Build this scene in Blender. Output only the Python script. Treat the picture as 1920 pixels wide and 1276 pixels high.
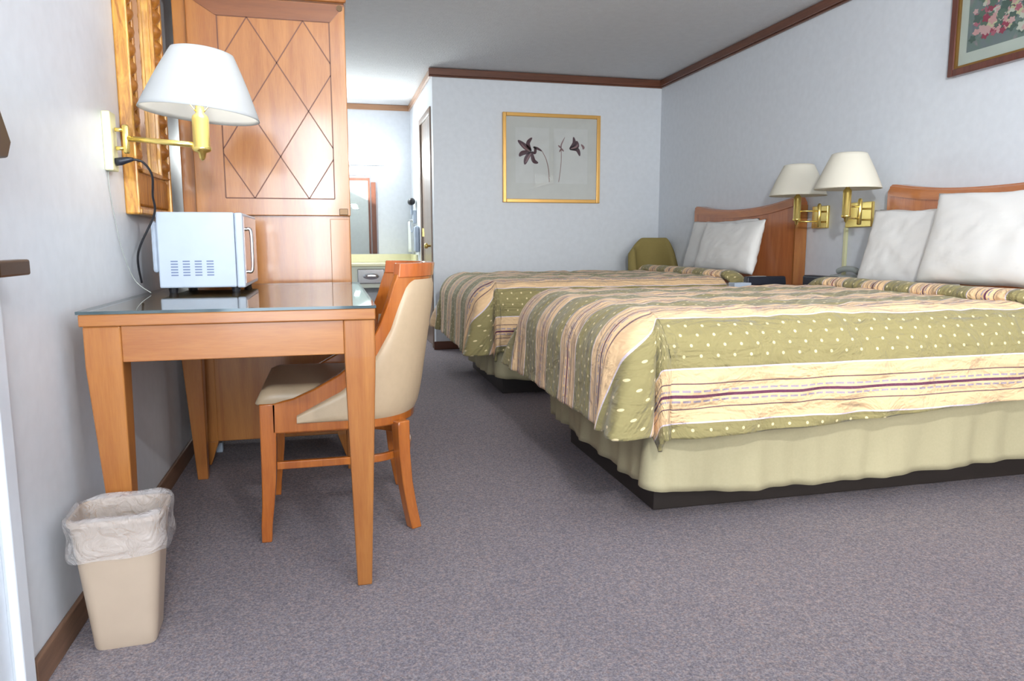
import bpy, bmesh, math, random
from math import pi, sin, cos, radians, atan2, hypot, exp
from mathutils import Vector, Matrix, noise

random.seed(7)
S = bpy.context.scene
C = S.collection
for o in list(bpy.data.objects):
    bpy.data.objects.remove(o)

# ------------------------------------------------------------------ camera
cam_d = bpy.data.cameras.new('camera'); cam = bpy.data.objects.new('camera', cam_d); C.objects.link(cam)
YAW, PITCH, ROLL = radians(13.883), radians(7.664), radians(-0.125)
cam_d.sensor_width = 36.0
cam_d.lens = 36.0 * 1365.6 / 1920.0
cam_d.clip_start = 0.02
fwd = Vector((sin(YAW) * cos(PITCH), cos(YAW) * cos(PITCH), -sin(PITCH)))
rt = Vector((cos(YAW), -sin(YAW), 0)); up = rt.cross(fwd)
r2 = rt * cos(ROLL) + up * sin(ROLL); u2 = -rt * sin(ROLL) + up * cos(ROLL)
mw = Matrix((r2, u2, -fwd)).transposed().to_4x4(); mw.translation = Vector((0, 0, 0.96))
cam.matrix_world = mw
S.camera = cam

# ------------------------------------------------------------------ world, exposure, lights
S.view_settings.view_transform = 'Standard'
S.view_settings.look = 'None'
S.view_settings.gamma = 1.0
S.view_settings.use_curve_mapping = False
S.view_settings.exposure = -0.18
w = bpy.data.worlds.new('world'); S.world = w; w.use_nodes = True
bg = w.node_tree.nodes['Background']
bg.inputs['Color'].default_value = (0.75, 0.86, 1.0, 1); bg.inputs['Strength'].default_value = 0.6

def area(name, loc, target, sx, sy, power, col):
    d = bpy.data.lights.new(name, 'AREA'); d.shape = 'RECTANGLE'; d.size = sx; d.size_y = sy
    d.energy = power; d.color = col
    o = bpy.data.objects.new(name, d); C.objects.link(o); o.location = loc
    o.rotation_euler = (Vector(target) - Vector(loc)).to_track_quat('-Z', 'Y').to_euler()
    return o
# daylight through the front window, the camera's flash, the bathroom tube and added fills
area('window_daylight', (2.2, -4.6, 1.9), (1.9, 3.0, 1.2), 5.0, 3.0, 780, (1.0, 0.99, 0.97))
area('doorway_daylight', (-0.5, -3.6, 1.3), (-0.2, 3.0, 1.0), 2.2, 2.6, 95, (0.72, 0.87, 1.0))
area('doorway_fill', (-0.27, -0.45, 1.25), (0.0, 2.0, 0.7), 0.64, 1.6, 26, (0.68, 0.85, 1.0))  # unseen fill added in the doorway to brighten carpet and left wall
area('camera_flash', (-0.05, -0.15, 1.42), (0.35, 3.0, 1.05), 0.10, 0.06, 5, (1.0, 0.97, 0.94))
area('ceiling_bounce_fill', (0.55, 0.0, 1.75), (0.90, 0.75, 2.45), 0.12, 0.12, 112, (0.97, 0.98, 1.0))  # added upward fill that lifts ceiling, carpet and bed tops

# ------------------------------------------------------------------ node helpers
def new_mat(name):
    m = bpy.data.materials.new(name); m.use_nodes = True
    nt = m.node_tree; nt.nodes.clear()
    out = nt.nodes.new('ShaderNodeOutputMaterial')
    return m, nt, out
def lin(c):
    return tuple(((x / 255) / 12.92 if x / 255 <= 0.04045 else ((x / 255 + 0.055) / 1.055) ** 2.4) for x in c) + (1,)
def pbsdf(nt, out, **k):
    b = nt.nodes.new('ShaderNodeBsdfPrincipled')
    for n, v in k.items():
        b.inputs[n.replace('_', ' ')].default_value = v
    nt.links.new(b.outputs[0], out.inputs[0]); return b
def coords(nt, kind='Object', scale=(1, 1, 1)):
    t = nt.nodes.new('ShaderNodeTexCoord'); mp = nt.nodes.new('ShaderNodeMapping')
    mp.inputs['Scale'].default_value = scale
    nt.links.new(t.outputs[kind], mp.inputs[0]); return mp.outputs[0]
def nz(nt, vec, scale, detail=3, rough=0.5, dist=0.0):
    n = nt.nodes.new('ShaderNodeTexNoise'); n.inputs['Scale'].default_value = scale
    n.inputs['Detail'].default_value = detail; n.inputs['Roughness'].default_value = rough
    n.inputs['Distortion'].default_value = dist
    nt.links.new(vec, n.inputs['Vector']); return n.outputs['Fac']
def ramp(nt, fac, stops):
    r = nt.nodes.new('ShaderNodeValToRGB'); e = r.color_ramp.elements
    while len(e) < len(stops): e.new(0.5)
    for i, (p, c) in enumerate(stops):
        e[i].position = p; e[i].color = c
    nt.links.new(fac, r.inputs[0]); return r.outputs[0]
def bump(nt, h, b, strength, dist):
    n = nt.nodes.new('ShaderNodeBump'); n.inputs['Strength'].default_value = strength
    n.inputs['Distance'].default_value = dist
    nt.links.new(h, n.inputs['Height']); nt.links.new(n.outputs[0], b.inputs['Normal'])
def plain(name, c, rough=0.5, metal=0.0, bs=0.0, bscale=60, bdist=0.002, **k):
    m, nt, out = new_mat(name)
    b = pbsdf(nt, out, Base_Color=lin(c), Roughness=rough, Metallic=metal, **k)
    v = coords(nt)
    f = nz(nt, v, bscale * 0.25, 2)
    mx = ramp(nt, f, [(0.3, tuple(x * 0.95 for x in lin(c)[:3]) + (1,)), (0.7, lin(c))])
    nt.links.new(mx, b.inputs['Base Color'])
    if bs: bump(nt, nz(nt, v, bscale, 3), b, bs, bdist)
    return m
def M1(nt, op, a, b=None, c=None):
    n = nt.nodes.new('ShaderNodeMath'); n.operation = op
    for i, v in enumerate((a, b, c)):
        if v is None: continue
        if isinstance(v, (int, float)): n.inputs[i].default_value = v
        else: nt.links.new(v, n.inputs[i])
    return n.outputs[0]
def mixc(nt, fac, a, b):
    n = nt.nodes.new('ShaderNodeMix'); n.data_type = 'RGBA'
    nt.links.new(fac, n.inputs[0])
    for i, v in ((6, a), (7, b)):
        if isinstance(v, tuple): n.inputs[i].default_value = v
        else: nt.links.new(v, n.inputs[i])
    return n.outputs[2]
def wood(name, light, dark, axis='z', rough=0.3, coat=0.5, figure=1.0):
    m, nt, out = new_mat(name)
    b = pbsdf(nt, out, Roughness=rough, Coat_Weight=coat, Coat_Roughness=0.12)
    s = {'x': (0.6, 9, 9), 'y': (9, 0.6, 9), 'z': (9, 9, 0.6)}[axis]
    v = coords(nt, 'Object', s)
    f = nz(nt, v, 3.2 * figure, 6, 0.6, 0.8)
    g = nz(nt, coords(nt, 'Object', tuple(x * 6 for x in s)), 5, 3, 0.6)
    h = M1(nt, 'ADD', M1(nt, 'MULTIPLY', f, 0.75), M1(nt, 'MULTIPLY', g, 0.25))
    cl = ramp(nt, h, [(0.32, lin(dark)), (0.62, lin(light))])
    nt.links.new(cl, b.inputs['Base Color'])
    bump(nt, g, b, 0.04, 0.001)
    return m

# ------------------------------------------------------------------ materials
m_wall = plain('painted_wall', (219, 224, 230), 0.42, bs=0.10, bscale=90, bdist=0.001)
m_ceil = plain('popcorn_ceiling', (212, 213, 216), 0.9, bs=0.9, bscale=70, bdist=0.008)
m_trim = wood('dark_trim', (112, 66, 44), (80, 44, 28), 'x', 0.35)
m_trimy = wood('dark_trim_y', (112, 66, 44), (80, 44, 28), 'y', 0.35)
m_trimlit = wood('lit_tone_trim', (176, 130, 92), (150, 104, 70), 'x', 0.4)  # paler than the dark trim: the alcove's light is put into the colour
m_base = wood('baseboard_wood', (132, 100, 78), (104, 76, 58), 'y', 0.6, 0.0)
m_desk = wood('desk_wood', (172, 112, 56), (146, 84, 38), 'z', 0.32, 0.3, 0.6)
m_deskx = wood('desk_wood_x', (172, 112, 56), (146, 84, 38), 'x', 0.32, 0.3, 0.6)
m_desky = wood('desk_wood_y', (172, 112, 56), (146, 84, 38), 'y', 0.32, 0.3, 0.6)
m_cab = wood('cabinet_wood', (180, 118, 54), (150, 86, 32), 'z', 0.32, 0.7, 0.5)
m_cabx = wood('cabinet_wood_x', (138, 82, 42), (116, 64, 30), 'x', 0.3, 0.5, 0.5)
m_inlay = plain('dark_inlay', (112, 66, 42), 0.5)
m_chair = wood('chair_wood', (186, 108, 44), (150, 76, 28), 'z', 0.18, 0.9, 0.7)
m_head = wood('headboard_wood', (196, 122, 70), (164, 92, 50), 'z', 0.3, 0.5, 0.5)
m_headx = wood('headboard_wood_y', (196, 124, 70), (160, 90, 50), 'y', 0.3, 0.5, 0.5)
m_door = wood('door_wood', (150, 128, 112), (124, 102, 86), 'z', 0.35, 0.4, 0.5)
m_doorcase = wood('door_casing_wood', (128, 82, 62), (100, 60, 44), 'z', 0.35, 0.4)
m_cream = plain('cream_vinyl', (190, 166, 136), 0.42, bs=0.1, bscale=200)
m_brass = plain('brass', (240, 214, 130), 0.22, 0.9)
m_chrome = plain('chrome', (210, 210, 214), 0.14, 1.0)
m_bronze = plain('aged_bronze', (92, 72, 52), 0.35, 0.8)
m_white = plain('white_plastic', (172, 184, 200), 0.35)
m_slot = plain('vent_shadow_grey', (104, 118, 150), 0.6)
m_black = plain('black_rubber', (28, 28, 34), 0.45)
m_navy = plain('dark_navy_plastic', (30, 34, 46), 0.4)
m_bin = plain('beige_plastic', (188, 168, 148), 0.42)
m_skirt = plain('sage_skirt_cloth', (182, 172, 138), 0.85, bs=0.2, bscale=500, bdist=0.001)
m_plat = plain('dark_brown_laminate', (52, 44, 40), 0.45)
m_pillow = plain('white_cotton', (228, 227, 224), 0.85, bs=0.3, bscale=9, bdist=0.012)
m_sheet = plain('white_sheet', (236, 236, 236), 0.85, bs=0.2, bscale=20, bdist=0.004)
m_olive = plain('olive_upholstery', (150, 134, 78), 0.85, bs=0.2, bscale=300)
m_counter = plain('cream_counter', (236, 232, 190), 0.3)
m_countedge = plain('pale_counter_edge', (214, 220, 204), 0.35)
m_towel = plain('white_towel', (232, 236, 236), 0.95, bs=0.5, bscale=300, bdist=0.002)
m_mat = plain('picture_mat', (208, 207, 202), 0.7)
m_print = plain('print_paper', (214, 213, 210), 0.7)
m_mauve = plain('dark_mauve_ink', (86, 58, 66), 0.8)
m_mauve2 = plain('mauve_ink', (140, 106, 108), 0.8)
m_stem = plain('stem_ink', (140, 104, 96), 0.8)
m_goldframe = plain('gold_picture_frame', (222, 172, 96), 0.28, 0.55)
m_burg = wood('burgundy_frame', (104, 56, 42), (76, 36, 28), 'z', 0.3, 0.6)
m_goldlip = plain('gold_lip', (140, 104, 52), 0.35, 0.5)
m_pale = plain('white_paint', (226, 232, 240), 0.4)
m_cordpale = plain('pale_yellow_plastic', (226, 226, 180), 0.4)
m_greypanel = plain('grey_green_panel', (196, 206, 200), 0.6)
m_phone = plain('grey_phone_plastic', (164, 170, 166), 0.45)

# gilt frame
def gilt():
    m, nt, out = new_mat('gilt_wood')
    b = pbsdf(nt, out, Roughness=0.34, Metallic=0.15, Coat_Weight=0.4)
    v = coords(nt, 'Object', (8, 8, 1.5))
    cl = ramp(nt, nz(nt, v, 6, 5, 0.65, 1.0), [(0.34, lin((156, 94, 30))), (0.62, lin((214, 158, 68)))])
    nt.links.new(cl, b.inputs['Base Color']); return m
m_gilt = gilt()
m_giltrope = wood('amber_rope_wood', (186, 122, 48), (120, 66, 24), 'z', 0.32, 0.5)

# carpet: fine speckle of mauve, grey and rust tufts
def carpet():
    m, nt, out = new_mat('speckled_carpet')
    b = pbsdf(nt, out, Roughness=0.97)
    b.inputs['Specular IOR Level'].default_value = 0.1
    v = coords(nt)
    n1 = nz(nt, v, 210, 3, 0.7); n2 = nz(nt, v, 95, 3, 0.7); n3 = nz(nt, v, 1.3, 2)
    c1 = ramp(nt, n1, [(0.34, lin((102, 92, 96))), (0.50, lin((141, 134, 138))), (0.66, lin((184, 177, 180)))])
    c2 = ramp(nt, n2, [(0.38, lin((112, 107, 120))), (0.52, lin((143, 134, 136))), (0.64, lin((182, 156, 148)))])
    mx = nt.nodes.new('ShaderNodeMix'); mx.data_type = 'RGBA'; mx.inputs[0].default_value = 0.45
    nt.links.new(c1, mx.inputs[6]); nt.links.new(c2, mx.inputs[7])
    dirt = ramp(nt, n3, [(0.3, (0.90, 0.90, 0.92, 1)), (0.7, (1, 1, 1, 1))])
    mu = nt.nodes.new('ShaderNodeMix'); mu.data_type = 'RGBA'; mu.blend_type = 'MULTIPLY'; mu.inputs[0].default_value = 1
    nt.links.new(mx.outputs[2], mu.inputs[6]); nt.links.new(dirt, mu.inputs[7])
    nt.links.new(mu.outputs[2], b.inputs['Base Color'])
    bump(nt, n1, b, 0.7, 0.006)
    return m
m_carpet = carpet()

# bedspread: stripes run along the bed; UV in metres (u along the bed, v across)
PER = 0.35
def bedspread_mat():
    m, nt, out = new_mat('striped_bedspread')
    b = pbsdf(nt, out, Roughness=0.82)
    b.inputs['Sheen Weight'].default_value = 0.15
    t = nt.nodes.new('ShaderNodeTexCoord'); sp = nt.nodes.new('ShaderNodeSeparateXYZ')
    nt.links.new(t.outputs['UV'], sp.inputs[0]); u, v = sp.outputs[0], sp.outputs[1]
    # signed distance from nearest stripe-cluster centre
    q = M1(nt, 'FRACT', M1(nt, 'DIVIDE', v, PER))
    d = M1(nt, 'MULTIPLY', M1(nt, 'ABSOLUTE', M1(nt, 'SUBTRACT', q, 0.5)), PER)   # 0 .. PER/2 (0 = centre)
    green = lin((140, 129, 84)); peach = lin((224, 188, 144)); lilac = lin((214, 200, 208))
    maroon = lin((98, 46, 74)); dark = lin((112, 84, 84)); grey = lin((158, 144, 156)); dot = lin((222, 204, 158))
    def band(lo, hi):
        return M1(nt, 'MULTIPLY', M1(nt, 'GREATER_THAN', d, lo), M1(nt, 'LESS_THAN', d, hi))
    dash = M1(nt, 'GREATER_THAN', M1(nt, 'FRACT', M1(nt, 'MULTIPLY', u, 28.0)), 0.25)
    # polka dots staggered in the green band
    gu = M1(nt, 'MULTIPLY', u, 1 / 0.060)
    row = M1(nt, 'FLOOR', M1(nt, 'MULTIPLY', v, 1 / 0.034))
    gu2 = M1(nt, 'ADD', gu, M1(nt, 'MULTIPLY', M1(nt, 'MODULO', M1(nt, 'ABSOLUTE', row), 2.0), 0.5))
    fu = M1(nt, 'MULTIPLY', M1(nt, 'SUBTRACT', M1(nt, 'FRACT', gu2), 0.5), 0.060)
    fv = M1(nt, 'MULTIPLY', M1(nt, 'SUBTRACT', M1(nt, 'FRACT', M1(nt, 'MULTIPLY', v, 1 / 0.034)), 0.5), 0.034)
    rr = M1(nt, 'SQRT', M1(nt, 'ADD', M1(nt, 'MULTIPLY', fu, fu), M1(nt, 'MULTIPLY', fv, fv)))
    dots = M1(nt, 'MULTIPLY', M1(nt, 'LESS_THAN', rr, 0.0052), M1(nt, 'GREATER_THAN', d, 0.098))
    col = mixc(nt, dots, green, dot)
    col = mixc(nt, M1(nt, 'LESS_THAN', d, 0.090), col, lilac)
    col = mixc(nt, M1(nt, 'LESS_THAN', d, 0.085), col, peach)
    col = mixc(nt, band(0.037, 0.0412), col, dark)
    col = mixc(nt, M1(nt, 'MULTIPLY', band(0.0125, 0.019), dash), col, grey)
    col = mixc(nt, M1(nt, 'LESS_THAN', d, 0.0048), col, maroon)
    nt.links.new(col, b.inputs['Base Color'])
    hv = nt.nodes.new('ShaderNodeMapping'); nt.links.new(t.outputs['UV'], hv.inputs[0])
    f1 = nz(nt, hv.outputs[0], 9, 4, 0.6, 0.6)
    hv2 = nt.nodes.new('ShaderNodeMapping'); nt.links.new(t.outputs['UV'], hv2.inputs[0])
    hv2.inputs['Rotation'].default_value = (0, 0, 0.6); hv2.inputs['Scale'].default_value = (1, 4.0, 1)
    f2 = nz(nt, hv2.outputs[0], 3.2, 3, 0.55, 0.5)
    bump(nt, M1(nt, 'ADD', f1, M1(nt, 'MULTIPLY', f2, 1.2)), b, 0.9, 0.035)
    return m
m_spread = bedspread_mat()

# lamp shade cloth
def shade_mat(name, c, emis=None):
    m, nt, out = new_mat(name)
    d = nt.nodes.new('ShaderNodeBsdfDiffuse'); d.inputs[0].default_value = lin(c)
    tr = nt.nodes.new('ShaderNodeBsdfTranslucent'); tr.inputs[0].default_value = lin(c)
    w_ = nt.nodes.new('ShaderNodeTexNoise'); w_.inputs['Scale'].default_value = 200
    bp = nt.nodes.new('ShaderNodeBump'); bp.inputs['Strength'].default_value = 0.1
    nt.links.new(w_.outputs[0], bp.inputs['Height']); nt.links.new(bp.outputs[0], d.inputs['Normal'])
    mx = nt.nodes.new('ShaderNodeMixShader'); mx.inputs[0].default_value = 0.22
    nt.links.new(d.outputs[0], mx.inputs[1]); nt.links.new(tr.outputs[0], mx.inputs[2])
    nt.links.new(mx.outputs[0], out.inputs[0]); return m
m_shade = shade_mat('linen_shade', (200, 202, 203))
m_shade2 = shade_mat('ivory_shade', (232, 228, 214))
def emit(name, c, s):
    m, nt, out = new_mat(name); e = nt.nodes.new('ShaderNodeEmission')
    e.inputs[0].default_value = lin(c); e.inputs[1].default_value = s
    nt.links.new(e.outputs[0], out.inputs[0]); return m
m_bulb = emit('lit_bulb', (255, 244, 224), 5)
m_tube = emit('lit_diffuser', (250, 252, 255), 9)
def clear(name, tint, gl=0.05, refl=(1, 1, 1)):
    m, nt, out = new_mat(name)
    t = nt.nodes.new('ShaderNodeBsdfTransparent'); t.inputs[0].default_value = tint + (1,)
    g = nt.nodes.new('ShaderNodeBsdfGlossy'); g.inputs['Roughness'].default_value = gl
    f = nt.nodes.new('ShaderNodeFresnel'); f.inputs[0].default_value = 1.5
    gm = nt.nodes.new('ShaderNodeNewGeometry'); fm = M1(nt, 'MULTIPLY', f.outputs[0], M1(nt, 'SUBTRACT', 1.0, gm.outputs['Backfacing']))
    mx = nt.nodes.new('ShaderNodeMixShader')
    nt.links.new(fm, mx.inputs[0]); nt.links.new(t.outputs[0], mx.inputs[1]); nt.links.new(g.outputs[0], mx.inputs[2])
    nt.links.new(mx.outputs[0], out.inputs[0]); return m
m_pane = clear('clear_glass', (0.97, 0.98, 0.98), 0.02)
m_film = None
def liner_mat():
    m, nt, out = new_mat('clear_bin_liner')
    t = nt.nodes.new('ShaderNodeBsdfTransparent'); t.inputs[0].default_value = (0.95, 0.94, 0.94, 1)
    p = nt.nodes.new('ShaderNodeBsdfPrincipled'); p.inputs['Base Color'].default_value = lin((236, 230, 228))
    p.inputs['Roughness'].default_value = 0.18
    tc = nt.nodes.new('ShaderNodeTexCoord'); n = nt.nodes.new('ShaderNodeTexNoise'); n.inputs['Scale'].default_value = 22
    n.inputs['Detail'].default_value = 4; n.inputs['Distortion'].default_value = 1.5
    nt.links.new(tc.outputs['Object'], n.inputs['Vector'])
    b = nt.nodes.new('ShaderNodeBump'); b.inputs['Strength'].default_value = 0.9; b.inputs['Distance'].default_value = 0.02
    nt.links.new(n.outputs[0], b.inputs['Height']); nt.links.new(b.outputs[0], p.inputs['Normal'])
    mx = nt.nodes.new('ShaderNodeMixShader'); mx.inputs[0].default_value = 0.30
    nt.links.new(t.outputs[0], mx.inputs[1]); nt.links.new(p.outputs[0], mx.inputs[2])
    nt.links.new(mx.outputs[0], out.inputs[0]); return m
m_liner = liner_mat()
m_mwglass = plain('reflection_tinted_glass', (196, 176, 170), 0.08, 0.8)  # armoire's reflection put into the pinkish metallic colour
m_glass = plain('dark_green_glass_edge', (70, 84, 88), 0.08)
def desk_glass():
    m, nt, out = new_mat('desk_glass')
    t = nt.nodes.new('ShaderNodeBsdfTransparent'); t.inputs[0].default_value = (0.80, 0.88, 0.87, 1)
    g = nt.nodes.new('ShaderNodeBsdfGlossy'); g.inputs['Roughness'].default_value = 0.02
    f = nt.nodes.new('ShaderNodeFresnel'); f.inputs[0].default_value = 1.6
    gm = nt.nodes.new('ShaderNodeNewGeometry'); fm = M1(nt, 'MULTIPLY', f.outputs[0], M1(nt, 'SUBTRACT', 1.0, gm.outputs['Backfacing']))
    mx = nt.nodes.new('ShaderNodeMixShader')
    nt.links.new(fm, mx.inputs[0]); nt.links.new(t.outputs[0], mx.inputs[1]); nt.links.new(g.outputs[0], mx.inputs[2])
    nt.links.new(mx.outputs[0], out.inputs[0]); return m
m_dglass = desk_glass()
def mirror_mat():
    m, nt, out = new_mat('mirror_silver')
    g = nt.nodes.new('ShaderNodeBsdfGlossy'); g.inputs['Roughness'].default_value = 0.0
    g.inputs[0].default_value = (0.86, 0.88, 0.88, 1)
    nt.links.new(g.outputs[0], out.inputs[0]); return m
m_mirror = mirror_mat()

# ------------------------------------------------------------------ mesh helpers
class MB:
    def __init__(s): s.v = []; s.f = []; s.uv = None
    def add(s, vs, fs):
        k = len(s.v); s.v += [tuple(v) for v in vs]; s.f += [tuple(i + k for i in f) for f in fs]; return s
    def box(s, x0, x1, y0, y1, z0, z1):
        return s.frus((x0, x1, y0, y1, z0), (x0, x1, y0, y1, z1))
    def frus(s, a, b):
        vs = []
        for (x0, x1, y0, y1, z) in (a, b):
            vs += [(x0, y0, z), (x1, y0, z), (x1, y1, z), (x0, y1, z)]
        return s.add(vs, [(3, 2, 1, 0), (4, 5, 6, 7), (0, 1, 5, 4), (1, 2, 6, 5), (2, 3, 7, 6), (3, 0, 4, 7)])
    def rings(s, rs, close=True, cap=True):
        n = len(rs[0]); k = len(s.v)
        for r in rs: s.v += [tuple(p) for p in r]
        for i in range(len(rs) - 1):
            for j in range(n if close else n - 1):
                a = k + i * n + j; b = k + i * n + (j + 1) % n
                s.f.append((a, b, b + n, a + n))
        if cap:
            s.f.append(tuple(k + j for j in reversed(range(n))))
            s.f.append(tuple(k + (len(rs) - 1) * n + j for j in range(n)))
        return s
    def tube(s, pts, r, n=12, cap=True):
        pts = [Vector(p) for p in pts]; rs = []; prev = None
        for i, p in enumerate(pts):
            t = (pts[min(i + 1, len(pts) - 1)] - pts[max(i - 1, 0)]).normalized()
            if prev is None:
                a = Vector((0, 0, 1)) if abs(t.z) < 0.9 else Vector((1, 0, 0)); a = (a - t * a.dot(t)).normalized()
            else: a = (prev - t * prev.dot(t)).normalized()
            prev = a; b = t.cross(a); rr = r[i] if isinstance(r, (list, tuple)) else r
            rs.append([p + a * (cos(2 * pi * j / n) * rr) + b * (sin(2 * pi * j / n) * rr) for j in range(n)])
        return s.rings(rs, True, cap)
    def lathe(s, prof, c, n=40, tilt=(0, 0), cap=True):
        R = Matrix.Rotation(tilt[0], 3, 'X') @ Matrix.Rotation(tilt[1], 3, 'Y'); c = Vector(c)
        rs = [[c + R @ Vector((r * cos(2 * pi * j / n), r * sin(2 * pi * j / n), z)) for j in range(n)] for r, z in prof]
        return s.rings(rs, True, cap)
    def grid(s, fn, nu, nv):
        k = len(s.v)
        for i in range(nu + 1):
            for j in range(nv + 1): s.v.append(tuple(fn(i / nu, j / nv)))
        for i in range(nu):
            for j in range(nv):
                a = k + i * (nv + 1) + j; s.f.append((a, a + nv + 1, a + nv + 2, a + 1))
        return s
    def build(s, name, mat, parent=None, smooth=False, bevel=0, uv=None, solid=0, seg=2, subsurf=0, label=None):
        me = bpy.data.meshes.new(name)
        if parent is not None:
            r = parent
            while r.parent: r = r.parent
            org = Vector(r['org'])
        else:
            xs = [p[0] for p in s.v]; ys = [p[1] for p in s.v]; zs = [p[2] for p in s.v]
            org = Vector(((min(xs) + max(xs)) / 2, (min(ys) + max(ys)) / 2, min(zs)))
        me.from_pydata([Vector(p) - org for p in s.v], [], s.f); me.update()
        bm = bmesh.new(); bm.from_mesh(me); bmesh.ops.recalc_face_normals(bm, faces=bm.faces) if not solid else None
        bm.to_mesh(me); bm.free()
        if uv is not None:
            l = me.uv_layers.new(name='UVMap')
            for lp in me.loops: l.data[lp.index].uv = uv[lp.vertex_index]
        me.materials.append(mat)
        o = bpy.data.objects.new(name, me); C.objects.link(o)
        if parent is not None: o.parent = parent
        else: o.location = org; o['org'] = tuple(org)
        if smooth:
            for p in me.polygons: p.use_smooth = True
        if solid:
            md = o.modifiers.new('solid', 'SOLIDIFY'); md.thickness = solid; md.offset = 0
        if subsurf:
            md = o.modifiers.new('sub', 'SUBSURF'); md.levels = subsurf; md.render_levels = subsurf
        if bevel:
            md = o.modifiers.new('bevel', 'BEVEL'); md.width = bevel; md.segments = seg; md.limit_method = 'ANGLE'
            md.angle_limit = radians(40)
        if label: o['label'] = label
        return o
def auto_smooth(o, ang=35):
    me = o.data
    for p in me.polygons: p.use_smooth = True
    me.set_sharp_from_angle(angle=radians(ang)); return o
def thing(name, label, cat, loc, group=None):
    o = bpy.data.objects.new(name, None); C.objects.link(o); o.location = loc; o['org'] = tuple(loc)
    o.empty_display_size = 0.1
    o['label'] = label; o['category'] = cat
    if group: o['group'] = group
    return o
def tag(o, label, cat, group=None):
    o['label'] = label; o['category'] = cat
    if group: o['group'] = group
    return o
def struct(o): o['kind'] = 'structure'; return o
def sstep(a, b, x):
    t = max(0, min(1, (x - a) / (b - a))); return t * t * (3 - 2 * t)
def lerpt(tab, x):
    if x <= tab[0][0]: return tab[0][1]
    for (a, p), (b, q) in zip(tab, tab[1:]):
        if x <= b: return p + (q - p) * (x - a) / (b - a)
    return tab[-1][1]
def smoothpath(pts, n=10):
    pts = [Vector(p) for p in pts]; P = [pts[0]] + pts + [pts[-1]]; o = []
    for i in range(1, len(P) - 2):
        for k in range(n):
            t = k / n; a, b, c, d = P[i - 1], P[i], P[i + 1], P[i + 2]
            o.append(0.5 * ((2 * b) + (c - a) * t + (2 * a - 5 * b + 4 * c - d) * t * t + (3 * b - a - 3 * c + d) * t ** 3))
    o.append(P[-2]); return o

# ------------------------------------------------------------------ room shell
XL, XR, YB, YA, YF, ZC, XA = -0.65, 3.05, 6.5, 8.31, -0.30, 2.45, 0.90
struct(MB().box(XL - 0.1, XR + 0.1, YF - 0.1, YA + 0.1, -0.06, 0.0).build('floor', m_carpet))
struct(MB().box(XL - 0.1, XR + 0.1, YF - 0.1, YA + 0.1, ZC, ZC + 0.06).build('ceiling', m_ceil))
# left wall with a door opening near the camera
DY0, DY1, DZ = 0.72, 1.58, 2.05
struct(MB().box(XL - 0.1, XL, DY1, YA, 0, ZC).box(XL - 0.1, XL, YF, DY0, 0, ZC).box(XL - 0.1, XL, DY0, DY1, DZ, ZC).build('wall_left', m_wall))
struct(MB().box(XR, XR + 0.1, YF, YB + 0.1, 0, ZC).build('wall_right', m_wall))
struct(MB().box(XA, XR, YB, YB + 0.1, 0, ZC).build('wall_back', m_wall))
AD0, AD1, ADZ = 6.66, 7.36, 2.1
struct(MB().box(XA, XA + 0.1, YB + 0.1, AD0, 0, ZC).box(XA, XA + 0.1, AD1, YA, 0, ZC).box(XA, XA + 0.1, AD0, AD1, ADZ, ZC).build('wall_alcove_right', m_wall))
struct(MB().box(XL, XA + 0.1, YA, YA + 0.1, 0, ZC).build('wall_alcove_back', m_wall))
# front wall with the window
WX0, WX1, WZ0, WZ1 = 1.08, 2.90, 0.55, 2.26
struct(MB().box(0.06, WX0, YF - 0.1, YF, 0, ZC).box(XL, -0.60, YF - 0.1, YF, 0, ZC).box(-0.60, 0.06, YF - 0.1, YF, 2.08, ZC).box(WX1, XR, YF - 0.1, YF, 0, ZC).box(WX0, WX1, YF - 0.1, YF, 0, WZ0)
       .box(WX0, WX1, YF - 0.1, YF, WZ1, ZC).build('wall_front', m_wall))
wf = struct(MB().box(WX0, WX0 + 0.05, YF - 0.09, YF + 0.01, WZ0, WZ1).box(WX1 - 0.05, WX1, YF - 0.09, YF + 0.01, WZ0, WZ1)
            .box(WX0 + 0.05, WX1 - 0.05, YF - 0.09, YF + 0.01, WZ0, WZ0 + 0.05).box(WX0 + 0.05, WX1 - 0.05, YF - 0.09, YF + 0.01, WZ1 - 0.05, WZ1)
            .box(1.93, 1.97, YF - 0.08, YF, WZ0 + 0.05, WZ1 - 0.05).build('window_1', m_trimlit))
MB().box(WX0 + 0.05, WX1 - 0.05, YF - 0.06, YF - 0.054, WZ0 + 0.05, WZ1 - 0.05).build('pane', m_pane, wf)
# pale door and brown casing in the front wall (seen in the vanity mirror)
d3 = struct(MB().box(0.12, 0.86, YF, YF + 0.03, 0.0, 2.33).build('door_3', m_greypanel, bevel=0.003))
MB().box(0.06, 0.12, YF, YF + 0.04, 0, 2.39).box(0.86, 0.90, YF, YF + 0.04, 0, 2.39).box(0.12, 0.86, YF, YF + 0.04, 2.33, 2.39).build('casing', m_doorcase, d3)
struct(MB().box(0.93, 1.03, YF, YF + 0.05, 0.0, 2.30).build('trim_5', m_doorcase, bevel=0.004))

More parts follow.
